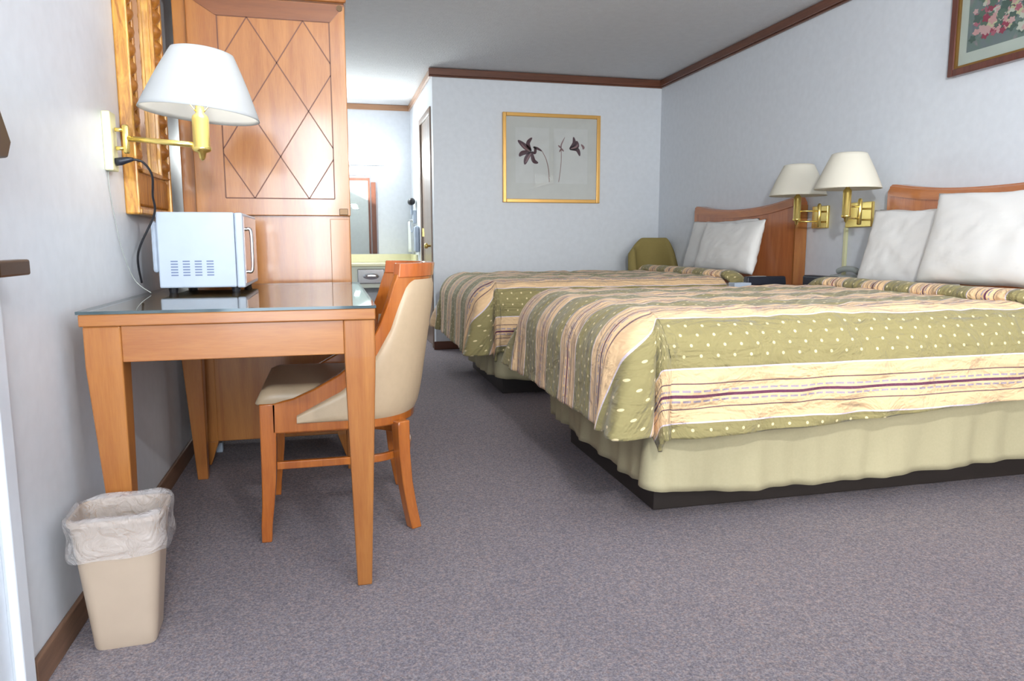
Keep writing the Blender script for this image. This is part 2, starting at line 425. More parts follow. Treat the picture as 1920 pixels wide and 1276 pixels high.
def crown(name, pts, mat, flip=1):
    # profile swept: list of (x, z) away-from-wall offsets
    pass
struct(MB().box(XA - 0.03, XR, YB - 0.03, YB, ZC - 0.062, ZC - 0.004).box(XA - 0.03, XR, YB - 0.018, YB, ZC - 0.075, ZC - 0.062).build('trim_1', m_trim, bevel=0.004))
struct(MB().box(XR - 0.03, XR, YF, YB - 0.03, ZC - 0.062, ZC - 0.004).box(XR - 0.018, XR, YF, YB - 0.03, ZC - 0.075, ZC - 0.062).build('trim_2', m_trimy, bevel=0.004))
struct(MB().box(XA - 0.022, XA, YB, YA - 0.02, ZC - 0.06, ZC - 0.002).build('trim_3', m_trimlit, bevel=0.004))
struct(MB().box(XL, XA, YA - 0.022, YA, ZC - 0.06, ZC - 0.002).build('trim_4', m_trimlit, bevel=0.004))
struct(MB().box(XL, XL + 0.012, DY1 + 0.07, YA - 0.6, 0, 0.075).build('baseboard_left', m_base, bevel=0.004))
struct(MB().box(XA - 0.02, XR - 0.012, YB - 0.012, YB, 0, 0.075).build('baseboard_back', m_trim, bevel=0.004))
struct(MB().box(XR - 0.012, XR, YF, YB, 0, 0.075).build('baseboard_right', m_base, bevel=0.004))

# door in the left wall, closed, with lever and swing-bar guard
d1 = struct(MB().box(XL - 0.045, XL - 0.005, DY0, DY1, 0.0, DZ).build('door_1', m_pale, bevel=0.002))
MB().box(XL - 0.1, XL + 0.016, DY1, DY1 + 0.055, 0, DZ + 0.055).box(XL - 0.1, XL + 0.016, DY0 - 0.055, DY0, 0, DZ + 0.055).box(XL - 0.1, XL + 0.016, DY0, DY1, DZ, DZ + 0.055).build('casing', m_pale, d1, bevel=0.004)
lv = MB().box(XL - 0.006, XL + 0.006, 1.46, 1.51, 0.80, 1.0)
lv.tube([(XL, 1.485, 0.915), (XL + 0.07, 1.485, 0.915)], 0.014, 14)
lv.box(XL + 0.062, XL + 0.086, 1.46, 1.598, 0.900, 0.930)
lv.build('lever_handle', m_bronze, d1, bevel=0.004)
gd = MB().box(XL - 0.006, XL + 0.014, 1.44, 1.52, 1.09, 1.26)
gd.rings([[(XL + x, y, z) for (y, z) in ((1.44, 1.10), (1.545, 1.115), (1.565, 1.145), (1.50, 1.24), (1.44, 1.26))] for x in (0.04, 0.085)])
gd.box(XL + 0.0, XL + 0.045, 1.46, 1.49, 1.14, 1.19)
gd.build('door_guard', m_bronze, d1, bevel=0.004)

# alcove door on the right side
d2 = struct(MB().box(XA + 0.004, XA + 0.04, AD0, AD1, 0.01, ADZ).build('door_2', m_door, bevel=0.002))
MB().box(XA - 0.014, XA + 0.1, AD0 - 0.05, AD0, 0, ADZ + 0.05).box(XA - 0.014, XA + 0.1, AD1, AD1 + 0.05, 0, ADZ + 0.05).box(XA - 0.014, XA + 0.1, AD0, AD1, ADZ, ADZ + 0.05).build('casing', m_door, d2, bevel=0.004)
kb = MB(); kb.tube([(XA + 0.02, 6.80, 0.93), (XA + 0.012, 6.80, 0.93)], 0.030, 20)
kb.tube([(XA + 0.015, 6.80, 0.93), (XA - 0.018, 6.80, 0.93), (XA - 0.026, 6.80, 0.93), (XA - 0.045, 6.80, 0.93), (XA - 0.055, 6.80, 0.93)], [0.010, 0.011, 0.024, 0.026, 0.014], 20)
kb.build('door_knob', m_brass, d2, smooth=True)
MB().box(XA - 0.004, XA + 0.02, AD1 - 0.03, AD1 - 0.002, 1.02, 1.10).build('hinge', m_brass, d2)

# ------------------------------------------------------------------ vanity in the alcove
van = thing('vanity_counter', 'cream vanity counter with pale apron below the alcove mirror', 'counter', (0.2, 8.0, 0))
MB().box(XL, XA - 0.002, 7.75, YA - 0.001, 0.715, 0.745).build('counter_top', m_counter, van, bevel=0.006)
MB().box(XL, XA - 0.002, YA - 0.025, YA - 0.001, 0.745, 0.835).box(XA - 0.025, XA - 0.003, 7.78, YA - 0.026, 0.745, 0.835).build('backsplash', m_counter, van, bevel=0.003)
MB().box(XL, XA - 0.002, 7.79, 7.81, 0.49, 0.714).build('apron', m_countedge, van, bevel=0.003)
tis = thing('tissue_dispenser', 'chrome recessed tissue dispenser set in the vanity apron', 'tissue dispenser', (0.40, 7.77, 0.54))
MB().box(0.265, 0.545, 7.765, 7.788, 0.535, 0.69).build('cover', m_chrome, tis, bevel=0.01, seg=3)
MB().rings([[(0.405 + 0.09 * cos(a) * k, 7.768 - d_, 0.612 + 0.035 * sin(a) * k) for a in [i * pi / 12 for i in range(24)]] for k, d_ in ((1, 0), (0.85, 0.008), (0.4, 0.012))]).build('slot_rim', m_chrome, tis, smooth=True)
vm = thing('vanity_mirror', 'frameless wall mirror above the vanity, under the light', 'mirror', (0.0, YA - 0.005, 0.84))
MB().box(-0.58, 0.525, YA - 0.008, YA - 0.001, 0.838, 1.765).build('glass', m_mirror, vm)
vl = thing('vanity_light', 'glowing white light bar above the vanity mirror', 'light', (0.1, YA, 1.78))
MB().box(-0.5, 0.62, YA - 0.04, YA - 0.001, 1.80, 1.92).build('backplate', m_white, vl, bevel=0.005)
MB().tube([(-0.5, YA - 0.09, 1.86), (-0.48, YA - 0.09, 1.86), (0.64, YA - 0.09, 1.86), (0.66, YA - 0.09, 1.86)], [0.05, 0.065, 0.065, 0.05], 24).build('diffuser', m_tube, vl, smooth=True)
area('vanity_tube_light', (0.1, YA - 0.2, 1.86), (0.1, 5.0, 1.5), 1.1, 0.12, 42, (0.93, 1.0, 1.0))

hd = thing('hair_dryer', 'black wall hair dryer on the alcove wall beside the brown door', 'hair dryer', (XA, 7.88, 1.3))
hdm = MB(); hdm.tube([(XA - 0.045, 7.80, 1.385), (XA - 0.05, 7.83, 1.39), (XA - 0.05, 7.93, 1.39), (XA - 0.05, 7.95, 1.39)], [0.025, 0.037, 0.035, 0.02], 20)
hdm.build('dryer_body', m_black, hd, smooth=True)
MB().box(XA - 0.06, XA - 0.035, 7.86, 7.89, 1.25, 1.37).box(XA - 0.035, XA - 0.001, 7.84, 7.92, 1.16, 1.30).build('handle_cradle', m_white, hd, bevel=0.008)
MB().tube(smoothpath([(XA - 0.045, 7.87, 1.25), (XA - 0.06, 7.92, 1.15), (XA - 0.05, 7.88, 1.07), (XA - 0.03, 7.9, 1.12)]), 0.005, 8).build('cord', m_white, hd, smooth=True)
tw = thing('hand_towel', 'white hand towel hanging on a bar beside the vanity', 'towel', (XA - 0.05, 8.05, 0.9))
MB().grid(lambda a, b: (XA - 0.05 + 0.008 * sin(b * 14), 8.00 + 0.18 * b, 0.86 + 0.33 * a), 8, 24).build('cloth', m_towel, tw, smooth=True, solid=0.012)
MB().tube([(XA - 0.05, 7.95, 1.195), (XA - 0.05, 8.23, 1.195)], 0.008, 10).tube([(XA - 0.05, 7.96, 1.195), (XA, 7.96, 1.195)], 0.01, 10).tube([(XA - 0.05, 8.22, 1.195), (XA, 8.22, 1.195)], 0.01, 10).build('towel_bar', m_chrome, tw, smooth=True)
tw2 = MB().box(XA - 0.05, XA - 0.002, 7.60, 7.72, 0.86, 1.13).build('paper_holder', m_white, bevel=0.02, seg=3)
tag(tw2, 'white wall-mounted dispenser between the hair dryer and the vanity counter', 'dispenser')

# ------------------------------------------------------------------ desk
GX0, GX1, GY0, GY1 = -0.608, 0.113, 1.965, 3.17
desk = thing('writing_desk', 'wooden writing desk with tapered legs and a glass top by the left wall', 'desk', (-0.25, 2.55, 0))
MB().box(GX0 + 0.004, GX1 - 0.002, GY0 + 0.003, GY1 - 0.003, 0.757, 0.787).build('tabletop', m_deskx, desk, bevel=0.003)
def gl():
    g = MB().box(GX0, GX1, GY0, GY1, 0.7875, 0.795); o = g.build('glass_top', m_dglass, desk, label='clear glass sheet with a dark edge')
    o.data.materials.append(m_glass)
    for p in o.data.polygons:
        if abs(p.normal.z) < 0.5: p.material_index = 1
gl()
TX0, TX1, TY0, TY1 = GX0 + 0.01, GX1 - 0.004, GY0 + 0.01, GY1 - 0.012
MB().box(TX0 + 0.085, TX1 - 0.082, TY0 + 0.004, TY0 + 0.026, 0.665, 0.757).build('apron', m_deskx, desk, bevel=0.002)
MB().box(TX0 + 0.085, TX1 - 0.082, TY1 - 0.026, TY1 - 0.004, 0.665, 0.757).build('apron', m_deskx, desk, bevel=0.002)
MB().box(TX1 - 0.026, TX1 - 0.004, TY0 + 0.082, TY1 - 0.082, 0.665, 0.757).build('apron', m_desky, desk, bevel=0.002)
MB().box(TX0 + 0.004, TX0 + 0.026, TY0 + 0.082, TY1 - 0.082, 0.665, 0.757).build('apron', m_desky, desk, bevel=0.002)
for sx in (0, 1):
    for sy in (0, 1):
        x0, x1 = (TX0, TX0 + 0.085) if sx == 0 else (TX1 - 0.082, TX1)
        y0, y1 = (TY0, TY0 + 0.08) if sy == 0 else (TY1 - 0.08, TY1)
        bx = (x0 + 0.040, x1 - 0.005) if sx == 0 else (x0 + 0.016, x1 - 0.026)
        by = (y0 + 0.018, y1 - 0.022) if sy == 0 else (y0 + 0.022, y1 - 0.018)
        lg = MB().rings([[(x0, y0, 0.757), (x1, y0, 0.757), (x1, y1, 0.757), (x0, y1, 0.757)],
                         [(x0, y0, 0.655), (x1, y0, 0.655), (x1, y1, 0.655), (x0, y1, 0.655)],
                         [(bx[0], by[0], 0), (bx[1], by[0], 0), (bx[1], by[1], 0), (bx[0], by[1], 0)]])
        lg.build('leg', m_desk, desk, bevel=0.004)

# ------------------------------------------------------------------ dining chair at the desk
ch = thing('desk_chair', 'barrel-back wooden chair with cream upholstery pushed under the desk', 'chair', (0.0, 2.62, 0))
CY = 2.62; HW = 0.25; XS = 0.10
def plan(s, z, off=0.0):
    # s in [-1,1]: near front -> back centre -> far front ; returns outer surface point
    L1 = XS + 0.20; xb = 0.277 + 0.155 * max(0, z - 0.38); A = xb - XS
    La = 0.5 * pi * ((HW + A) / 2); T = L1 + La
    d = (1 - abs(s)) * T; sg = -1 if s < 0 else 1
    if d < L1: x, y, nx, ny = -0.20 + d, HW, 0, 1
    else:
        t = (d - L1) / La * pi / 2; x = XS + A * sin(t); y = HW * cos(t); nx, ny = sin(t) * HW, cos(t) * A
        k = hypot(nx, ny); nx /= k; ny /= k
    return (x + nx * off, CY + sg * (y + ny * off), z)
def sx_of(s):
    return plan(s, 0.45)[0] if False else plan(s, 0.60)[0]
TOPT = [(-0.20, 0.456), (-0.13, 0.470), (-0.06, 0.499), (0.02, 0.543), (0.08, 0.600), (0.135, 0.680), (0.165, 0.770), (0.180, 0.84), (0.195, 0.882), (0.21, 0.892)]
CRT = [(-0.125, 0.395), (-0.12, 0.414), (0.024, 0.486), (0.10, 0.553), (0.135, 0.600), (0.175, 0.680), (0.195, 0.756), (0.215, 0.82), (0.235, 0.838)]
def shell(fn_lo, fn_hi, o_out, o_in, smin, ns=96, nz_=14):
    m = MB(); sl = [-smin + 2 * smin * i / ns for i in range(ns + 1)]
    rows = []
    for s in sl:
        lo, hi = fn_lo(s), fn_hi(s)
        r = [plan(s, lo + (hi - lo) * j / nz_, o_out) for j in range(nz_ + 1)] + [plan(s, lo + (hi - lo) * j / nz_, o_in) for j in reversed(range(nz_ + 1))]
        rows.append(r)
    m.rings(rows); return m
o = shell(lambda s: 0.358, lambda s: lerpt(TOPT, sx_of(s)), 0.0, -0.030, 0.999).build('back_frame', m_chair, ch, bevel=0.005); auto_smooth(o)
sc = 0.90
def pad(out0, out1, lo, hi, smin):
    m = MB()
    def f(a, b):
        s = -smin + 2 * smin * a; l_, h_ = lo, hi(s); h_ = max(h_, l_ + 0.004)
        e = min(1, 4.0 * min(b, 1 - b) + 0.0) ; e = math.sqrt(max(0, 1 - (1 - e) ** 2))
        return plan(s, l_ + (h_ - l_) * b, out0 + (out1 - out0) * e)
    m.grid(f, 100, 22); return m
# find parameter at which x = -0.125
smn = 1.0
while plan(smn, 0.45)[0] < -0.122: smn -= 0.002
pad(0.001, 0.013, 0.388, lambda s: lerpt(CRT, sx_of(s)), smn).build('back_upholstery', m_cream, ch, smooth=True)
# inner cushion of the back
def inner(a, b):
    s = -0.42 + 0.84 * a; e = min(1, 5 * min(b, 1 - b, a, 1 - a)); e = math.sqrt(max(0, 1 - (1 - e) ** 2))
    return plan(s, 0.49 + 0.20 * b, -0.031 - 0.02 * e)
MB().grid(inner, 30, 14).build('inner_cushion', m_cream, ch, smooth=True)
m_rail = wood('chair_rail_wood', (196, 104, 46), (160, 76, 28), 'z', 0.15, 1.0, 0.7)
st = 1.0
while plan(st, 0.7)[0] < 0.196: st -= 0.002
o = shell(lambda s: 0.846, lambda s: 0.893, 0.0035, -0.0335, st).build('top_rail', m_rail, ch, bevel=0.004, label='redder glossy top rail'); auto_smooth(o)
# seat rail across the front
MB().box(-0.232, -0.195, CY - HW + 0.04, CY + HW - 0.04, 0.385, 0.452).build('front_rail', m_chair, ch, bevel=0.004)
def seat(a, b):
    x = -0.243 + 0.43 * a; y = CY + (b - 0.5) * 2 * (0.243 if x < XS - 0.02 else 0.243 * math.sqrt(max(0.05, 1 - ((x - XS + 0.02) / 0.20) ** 2)))
    e = min(a * 1.6, 1.0) * 5; e = min(e, 12 * min(b, 1 - b)); e = min(1, e); e = math.sqrt(max(0, 1 - (1 - e) ** 2))
    return (x, y, 0.455 + 0.048 * e - 0.006 * a)
MB().grid(seat, 26, 26).build('seat', m_cream, ch, smooth=True, solid=0.012)
MB().box(-0.235, 0.17, CY - 0.222, CY + 0.222, 0.40, 0.455).build('seat_base', m_chair, ch, bevel=0.004)
def loft(secs):
    m = MB(); rs = []
    for (x, y, z, hx, hy, rot) in secs:
        rs.append([(x + cos(rot) * px * hx - sin(rot) * py * hy, y + sin(rot) * px * hx + cos(rot) * py * hy, z) for px, py in ((-1, -1), (1, -1), (1, 1), (-1, 1))])
    return m.rings(rs)
def interp(tab, zs):
    out = []
    for z in zs:
        k = [lerpt([(t[0], t[i]) for t in tab], z) for i in range(1, len(tab[0]))]; out.append((z, *k))
    return out
for sg in (-1, 1):
    yy = CY + sg * (HW - 0.020)
    tab = [(0.0, -0.231, 0.016), (0.06, -0.2285, 0.0175), (0.12, -0.222, 0.019), (0.20, -0.2165, 0.022), (0.30, -0.213, 0.024), (0.456, -0.2105, 0.0255)]
    secs = [(x, yy, z, h, 0.020, 0) for z, x, h in interp(tab, [i * 0.456 / 16 for i in range(17)])]
    auto_smooth(loft(secs).build('front_leg', m_chair, ch, bevel=0.004))
    tab = [(0.0, 0.246, 0.004, 0.019), (0.08, 0.231, -0.002, 0.019), (0.16, 0.219, -0.006, 0.0195), (0.26, 0.211, -0.008, 0.021), (0.358, 0.208, -0.008, 0.023), (0.372, 0.208, -0.008, 0.023)]
    secs = [(x, CY + sg * (0.225 + dy), z, h, h, sg * -radians(28)) for z, x, dy, h in interp(tab, [i * 0.372 / 16 for i in range(17)])]
    auto_smooth(loft(secs).build('rear_leg', m_chair, ch, bevel=0.004))
# hoop stretcher
hp = []
for i in range(61):
    s = -0.985 + 1.97 * i / 60
    p = Vector(plan(s, 0.38, -0.022)); hp.append((p.x, p.y))
rows = []
for i, (x, y) in enumerate(hp):
    a = Vector(hp[max(0, i - 1)]); b = Vector(hp[min(60, i + 1)]); t = (b - a).normalized(); n = Vector((t.y, -t.x))
    rows.append([(x + n.x * 0.009, y + n.y * 0.009, 0.236), (x + n.x * 0.009, y + n.y * 0.009, 0.262), (x - n.x * 0.009, y - n.y * 0.009, 0.262), (x - n.x * 0.009, y - n.y * 0.009, 0.236)])
auto_smooth(MB().rings(rows).build('stretcher', m_chair, ch, bevel=0.003))

# ------------------------------------------------------------------ armoire behind the desk
ar = thing('armoire', 'tall wooden armoire with a diamond-inlaid door behind the desk', 'cabinet', (-0.25, 3.6, 0))
AX0, AX1, AY0, AY1 = -0.585, 0.088, 3.30, 3.90
MB().box(AX0, AX1, AY0, AY1, 0.105, 2.30).build('body', m_cab, ar, bevel=0.004)
# lower frame details on near side
for (x0, x1, flipx) in ((AX0, AX0 + 0.085, 0), (AX1 - 0.085, AX1, 1)):
    for y0 in (AY0, AY1 - 0.08):
        b0, b1 = (x0, x1 - 0.035) if not flipx else (x0 + 0.035, x1)
        MB().frus((b0 + (0.006 if not flipx else 0), b1 - (0.006 if flipx else 0), y0 + 0.005, y0 + 0.06, 0), (x0, x1, y0, y0 + 0.08, 0.105)).build('foot', m_cab, ar, bevel=0.003)
for a_, b_ in ((AX0 + 0.004, AX0 + 0.085), (AX1 - 0.085, AX1 - 0.003)):
    MB().box(a_, b_, AY0 - 0.006, AY0, 0.105, 1.062).build('side_stile', m_cab, ar, bevel=0.002)
dr = MB().box(AX0 + 0.055, AX1 + 0.002, AY0 - 0.030, AY0 - 0.004, 1.075, 1.938).build('door', m_cab, ar, bevel=0.003)
DX0, DX1 = AX0 + 0.055, AX1 + 0.002
MB().rings([[(DX0 - 0.0, AY0 - 0.0305 - d_, 1.938), (DX1, AY0 - 0.0305 - d_, 1.938), (DX1 - 0.06, AY0 - 0.0305 - d_, 1.868), (DX0 + 0.112, AY0 - 0.0305 - d_, 1.868)] for d_ in (0, 0.004)]).build('top_rail', m_cabx, dr)
# panel inlay lines: rectangle + diamonds
px0, px1, pz0, pz1 = -0.413, 0.026, 1.146, 1.868
yl = AY0 - 0.0305
def inl(mb, a, b, wd=0.0022):
    a = Vector(a); b = Vector(b); t = (b - a).normalized(); n = Vector((-t.y, t.x)) * wd
    q = [a + n, a - n, b - n, b + n]
    mb.rings([[(p.x, yl - d_, p.y) for p in q] for d_ in (0.0, 0.0012)])
il = MB()
for a, b in (((px0, pz0), (px1, pz0)), ((px0, pz1), (px1, pz1)), ((px0, pz0), (px0, pz1)), ((px1, pz0), (px1, pz1))): inl(il, a, b, 0.0024)
W_, H_ = px1 - px0, pz1 - pz0
def clipline(p, dx, dz):
    # p start on rect, walk until leaving rect
    ts = []
    for k in ((px1 - p[0]) / dx if dx > 0 else (px0 - p[0]) / dx, (pz1 - p[1]) / dz if dz > 0 else (pz0 - p[1]) / dz): ts.append(k)
    t = min(ts); return (p[0] + dx * t, p[1] + dz * t)
xa, xb_ = px0 + 0.26 * W_, px0 + 0.76 * W_
half = 0.5 * W_; vz = half * 1.54
for xt in (xa, xb_):
    for sg in (-1, 1):
        p = (xt, pz1); inl(il, p, clipline(p, sg * half, -vz * 1.02))
        p = (xt, pz0); inl(il, p, clipline(p, sg * half, vz * 1.02))
il.build('diamond_inlay', m_inlay, dr)
hg = MB().tube([(AX1 - 0.018, AY0 - 0.040, 1.925), (AX1 - 0.018, AY0 - 0.030, 1.925)], 0.012, 16); hg.build('hinge', m_bronze, dr)
MB().box(AX1 - 0.045, AX1 - 0.008, AY0 - 0.036, AY0 - 0.030, 1.078, 1.105).build('hinge', m_bronze, dr, bevel=0.002)
MB().box(AX0 - 0.01, AX1 + 0.01, AY0 - 0.034, AY1 + 0.01, 1.95, 2.10).build('cornice', m_gilt if False else m_desky, ar, bevel=0.01)
# small white adapter on the carpet beneath
pa = MB().box(-0.545, -0.515, 3.50, 3.54, 0.0, 0.045).build('plug_adapter', m_white, bevel=0.004)
tag(pa, 'small white adapter lying on the carpet beneath the armoire', 'adapter')

# ------------------------------------------------------------------ gilt wall mirror
MX = XL; MY0, MY1, MZ0, MZ1 = 2.665, 3.20, 1.055, 2.10
mr = thing('wall_mirror', 'wall mirror in a carved gilt frame above the desk', 'mirror', (XL, 2.93, MZ0))
D = 0.045; e_ = 0.004
fr = MB().box(MX, MX + D * 0.55, MY0 + e_, MY1 - e_, MZ0 + e_, MZ0 + 0.15).box(MX, MX + D * 0.55, MY0 + e_, MY1 - e_, MZ1 - 0.15, MZ1 - e_)
fr.box(MX, MX + D * 0.55, MY0 + e_, MY0 + 0.13, MZ0 + 0.15, MZ1 - 0.15).box(MX, MX + D * 0.55, MY1 - 0.13, MY1 - e_, MZ0 + 0.15, MZ1 - 0.15)
fr.build('frame', m_gilt, mr, bevel=0.004)
edge = MB().box(MX, MX + D, MY0, MY0 + 0.012, MZ0, MZ1).box(MX, MX + D, MY1 - 0.022, MY1, MZ0, MZ1).box(MX, MX + D, MY0 + 0.022, MY1 - 0.022, MZ0, MZ0 + 0.022).box(MX, MX + D, MY0 + 0.022, MY1 - 0.022, MZ1 - 0.022, MZ1)
edge.build('outer_moulding', m_gilt, mr, bevel=0.006)
for yc in (MY0 + 0.052, MY1 - 0.052):
    rope = MB(); pts = []; rad = []
    n = 240
    for i in range(n + 1):
        z = MZ0 + 0.15 + (MZ1 - MZ0 - 0.30) * i / n
        pts.append((MX + D * 0.40, yc, z)); rad.append(0.015 + 0.020 * abs(sin(pi * (z - MZ0) / 0.056)))
    rope.tube(pts, rad, 14)
    rope.build('rope_moulding', m_giltrope, mr, smooth=True)
for zc in (MZ0 + 0.085, MZ1 - 0.085):
    fl = MB(); n = 26
    for i in range(n):
        y = MY0 + 0.04 + (MY1 - MY0 - 0.08) * (i + 0.5) / n
        fl.tube([(MX + D * 0.55, y, zc - 0.05), (MX + D * 0.60, y, zc - 0.045), (MX + D * 0.60, y, zc + 0.045), (MX + D * 0.55, y, zc + 0.05)], 0.0098, 8)
    fl.build('fluted_rail', m_giltrope, mr, smooth=True)
MB().box(MX, MX + 0.036, MY0 + 0.105, MY0 + 0.125, MZ0 + 0.15, MZ1 - 0.15).box(MX, MX + 0.036, MY1 - 0.125, MY1 - 0.105, MZ0 + 0.15, MZ1 - 0.15).box(MX, MX + 0.036, MY0 + 0.125, MY1 - 0.125, MZ0 + 0.145, MZ0 + 0.162).build('inner_lip', m_gilt, mr, bevel=0.004)
MB().box(MX, MX + 0.012, MY0 + 0.12, MY1 - 0.12, MZ0 + 0.14, MZ1 - 0.14).build('glass', m_mirror, mr)

# ------------------------------------------------------------------ swing-arm lamps
def lamp_head(root, c, zb, rb, rt_, h, sm, tilt, lit, hr=0.021, hl=0.095):
    x, y = c
    outer = [(rb, zb), (rb * 0.985, zb + 0.004)]
    n = 14; prof = []
    for i in range(n + 1):
        t = i / n; prof.append((rb + (rt_ - rb) * t - 0.0 + 0.003 * sin(pi * t), h * t))
    prof.append((rt_ - 0.012, h + 0.004)); prof.append((rt_ - 0.02, h + 0.002))
    m = MB().lathe(prof, (x, y, zb), 56, tilt, cap=False)
    m.build('lamp_shade', sm, root, smooth=True, solid=0.002)
    trim = MB().tube([Vector((x, y, zb)) + Matrix.Rotation(tilt[0], 3, 'X') @ (Matrix.Rotation(tilt[1], 3, 'Y') @ Vector((rb * cos(a), rb * sin(a), 0))) for a in [i * 2 * pi / 48 for i in range(49)]], 0.0022, 6)
    zt = zb + 0.0
    hm = MB().lathe([(0.002, zt - hl - 0.035), (hr * 0.35, zt - hl - 0.028), (hr * 0.5, zt - hl - 0.012), (hr, zt - hl - 0.008), (hr * 1.15, zt - hl - 0.002), (hr * 1.15, zt - hl + 0.004), (hr, zt - hl + 0.008), (hr, zt - 0.012), (hr * 0.9, zt - 0.004), (hr * 0.5, zt + 0.004), (hr * 0.5, zt + 0.035), (0.002, zt + 0.036)], (x, y, 0), 28)
    hm.build('socket', m_brass, root, smooth=True)
    hr_ = MB()
    for a in (0.3, 0.3 + pi):
        hr_.tube(smoothpath([(x + 0.012 * cos(a), y + 0.012 * sin(a), zt + 0.01), (x + 0.045 * cos(a), y + 0.045 * sin(a), zt + 0.06), (x + 0.04 * cos(a), y + 0.04 * sin(a), zt + 0.12), (x, y, zt + h * 0.93)], 6), 0.0018, 6)
    for a in (0, 2 * pi / 3, 4 * pi / 3):
        hr_.tube([(x, y, zt + h * 0.93), (x + rt_ * 0.95 * cos(a), y + rt_ * 0.95 * sin(a), zt + h * 0.97)], 0.0016, 6)
    hr_.build('harp', m_brass, root, smooth=True)
    bl = MB().lathe([(0.003, zt + 0.035), (0.013, zt + 0.04), (0.015, zt + 0.055), (0.028, zt + 0.085), (0.029, zt + 0.105), (0.018, zt + 0.128), (0.002, zt + 0.134)], (x, y, 0), 20)
    bl.build('bulb', m_bulb if lit else m_white, root, smooth=True)
    if lit:
        d = bpy.data.lights.new('bulb_light', 'POINT'); d.energy = 1.6; d.color = (1.0, 0.95, 0.86); d.shadow_soft_size = 0.03
        l = bpy.data.objects.new('bulb_light', d); C.objects.link(l); l.location = (x, y, zt + 0.155)
        l2d = bpy.data.lights.new('bulb_light_low', 'POINT'); l2d.energy = 1.9; l2d.color = (1.0, 0.95, 0.86); l2d.shadow_soft_size = 0.03
        l2 = bpy.data.objects.new('bulb_light_low', l2d); C.objects.link(l2); l2.location = (x + 0.03, y - 0.055, zt + 0.06)

LX, LY, LZ = -0.367, 2.42, 1.342
lp = thing('swing_arm_lamp', 'lit brass swing-arm wall lamp with a white shade above the microwave', 'wall lamp', (XL, 2.47, 1.18))
MB().box(XL, XL + 0.024, 2.465, 2.53, 1.178, 1.352).build('wall_plate', m_cordpale, lp, bevel=0.004)  # glare of the near bulb put into the plate's pale colour
am = MB()
am.tube([(XL + 0.03, 2.485, 1.30), (XL + 0.055, 2.485, 1.30)], 0.006, 10).tube([(XL + 0.03, 2.485, 1.245), (XL + 0.055, 2.485, 1.245)], 0.006, 10)
am.tube([(XL + 0.06, 2.485, 1.23), (XL + 0.06, 2.485, 1.235), (XL + 0.06, 2.485, 1.31), (XL + 0.06, 2.485, 1.315)], [0.007, 0.010, 0.010, 0.007], 14)
am.tube([(XL + 0.062, 2.485, 1.275), (LX, LY, 1.252)], 0.0085, 12)
am.build('arm', m_brass, lp, smooth=True)
lamp_head(lp, (LX, LY), LZ, 0.170, 0.088, 0.180, m_shade, (0, radians(5)), True, hr=0.0245, hl=0.10)
# black plug with cord dropping behind the microwave
pc = thing('appliance_cord', 'black plug and cord looping down from beneath the lamp plate', 'cord', (XL, 2.47, 0.9))
MB().tube([(XL + 0.026, 2.49, 1.205), (XL + 0.04, 2.49, 1.207), (XL + 0.06, 2.49, 1.212), (XL + 0.075, 2.49, 1.214)], [0.012, 0.012, 0.009, 0.005], 12).build('plug', m_navy, pc, smooth=True)
MB().tube(smoothpath([(XL + 0.074, 2.49, 1.214), (XL + 0.10, 2.50, 1.206), (XL + 0.118, 2.52, 1.17), (XL + 0.11, 2.55, 1.11), (XL + 0.105, 2.575, 1.05), (XL + 0.045, 2.60, 0.93), (XL + 0.035, 2.66, 0.83)]), 0.0036, 10).build('cable', m_black, pc, smooth=True)
wc = MB().tube(smoothpath([(XL + 0.003, 2.49, 1.186), (XL + 0.003, 2.49, 1.12), (XL + 0.006, 2.52, 1.02), (XL + 0.010, 2.56, 0.93), (XL + 0.03, 2.60, 0.84), (XL + 0.075, 2.60, 0.799)]), 0.0013, 8).build('lamp_wire', m_phone, smooth=True)
tag(wc, 'thin grey wire running down the left wall to the desk', 'wire')

# ------------------------------------------------------------------ microwave
mo = thing('microwave', 'white microwave with side vents standing on the glass desk top', 'microwave', (-0.42, 2.83, 0.795))
UX0, UX1, UY0, UY1, UZ0, UZ1 = -0.552, -0.283, 2.62, 3.06, 0.812, 1.062
MB().box(UX0, UX1 - 0.028, UY0, UY1, UZ0, UZ1).build('case', m_white, mo, bevel=0.005)
mdr = MB().box(UX1 - 0.027, UX1, UY0 - 0.001, UY1 + 0.001, UZ0 - 0.002, UZ1 - 0.001).build('door', m_white, mo, bevel=0.006)
MB().box(UX1, UX1 + 0.0015, UY0 + 0.03, UY1 - 0.02, UZ0 + 0.012, UZ1 - 0.012).build('door_glass', m_mwglass, mdr, label='glossy door glass with a pinkish reflection in its colour')
MB().box(UX0 - 0.022, UX0, UY0 + 0.02, UY1 - 0.04, UZ0 + 0.05, UZ1 - 0.03).build('rear_housing', m_white, mo, bevel=0.01)
sl = MB()
for c_ in range(4):
    for r_ in range(6):
        x = UX0 + 0.038 + c_ * 0.037; z = UZ0 + 0.040 + r_ * 0.0092
        sl.box(x, x + 0.022, UY0 - 0.0008, UY0 + 0.002, z, z + 0.0042)
sl.build('vent_slots', m_slot, mo)
MB().tube(smoothpath([(UX1, 2.70, UZ0 + 0.05), (UX1 + 0.016, 2.70, UZ0 + 0.055), (UX1 + 0.018, 2.70, UZ0 + 0.12), (UX1 + 0.016, 2.70, UZ0 + 0.19), (UX1, 2.70, UZ0 + 0.195)], 6), 0.006, 12).build('handle', m_chrome, mo, smooth=True)
for x in (UX0 + 0.035, UX1 - 0.035):
    for y in (UY0 + 0.035, UY1 - 0.035):
        MB().tube([(x, y, 0.7951), (x, y, UZ0 + 0.001)], [0.013, 0.016], 14).build('foot', m_black, mo)

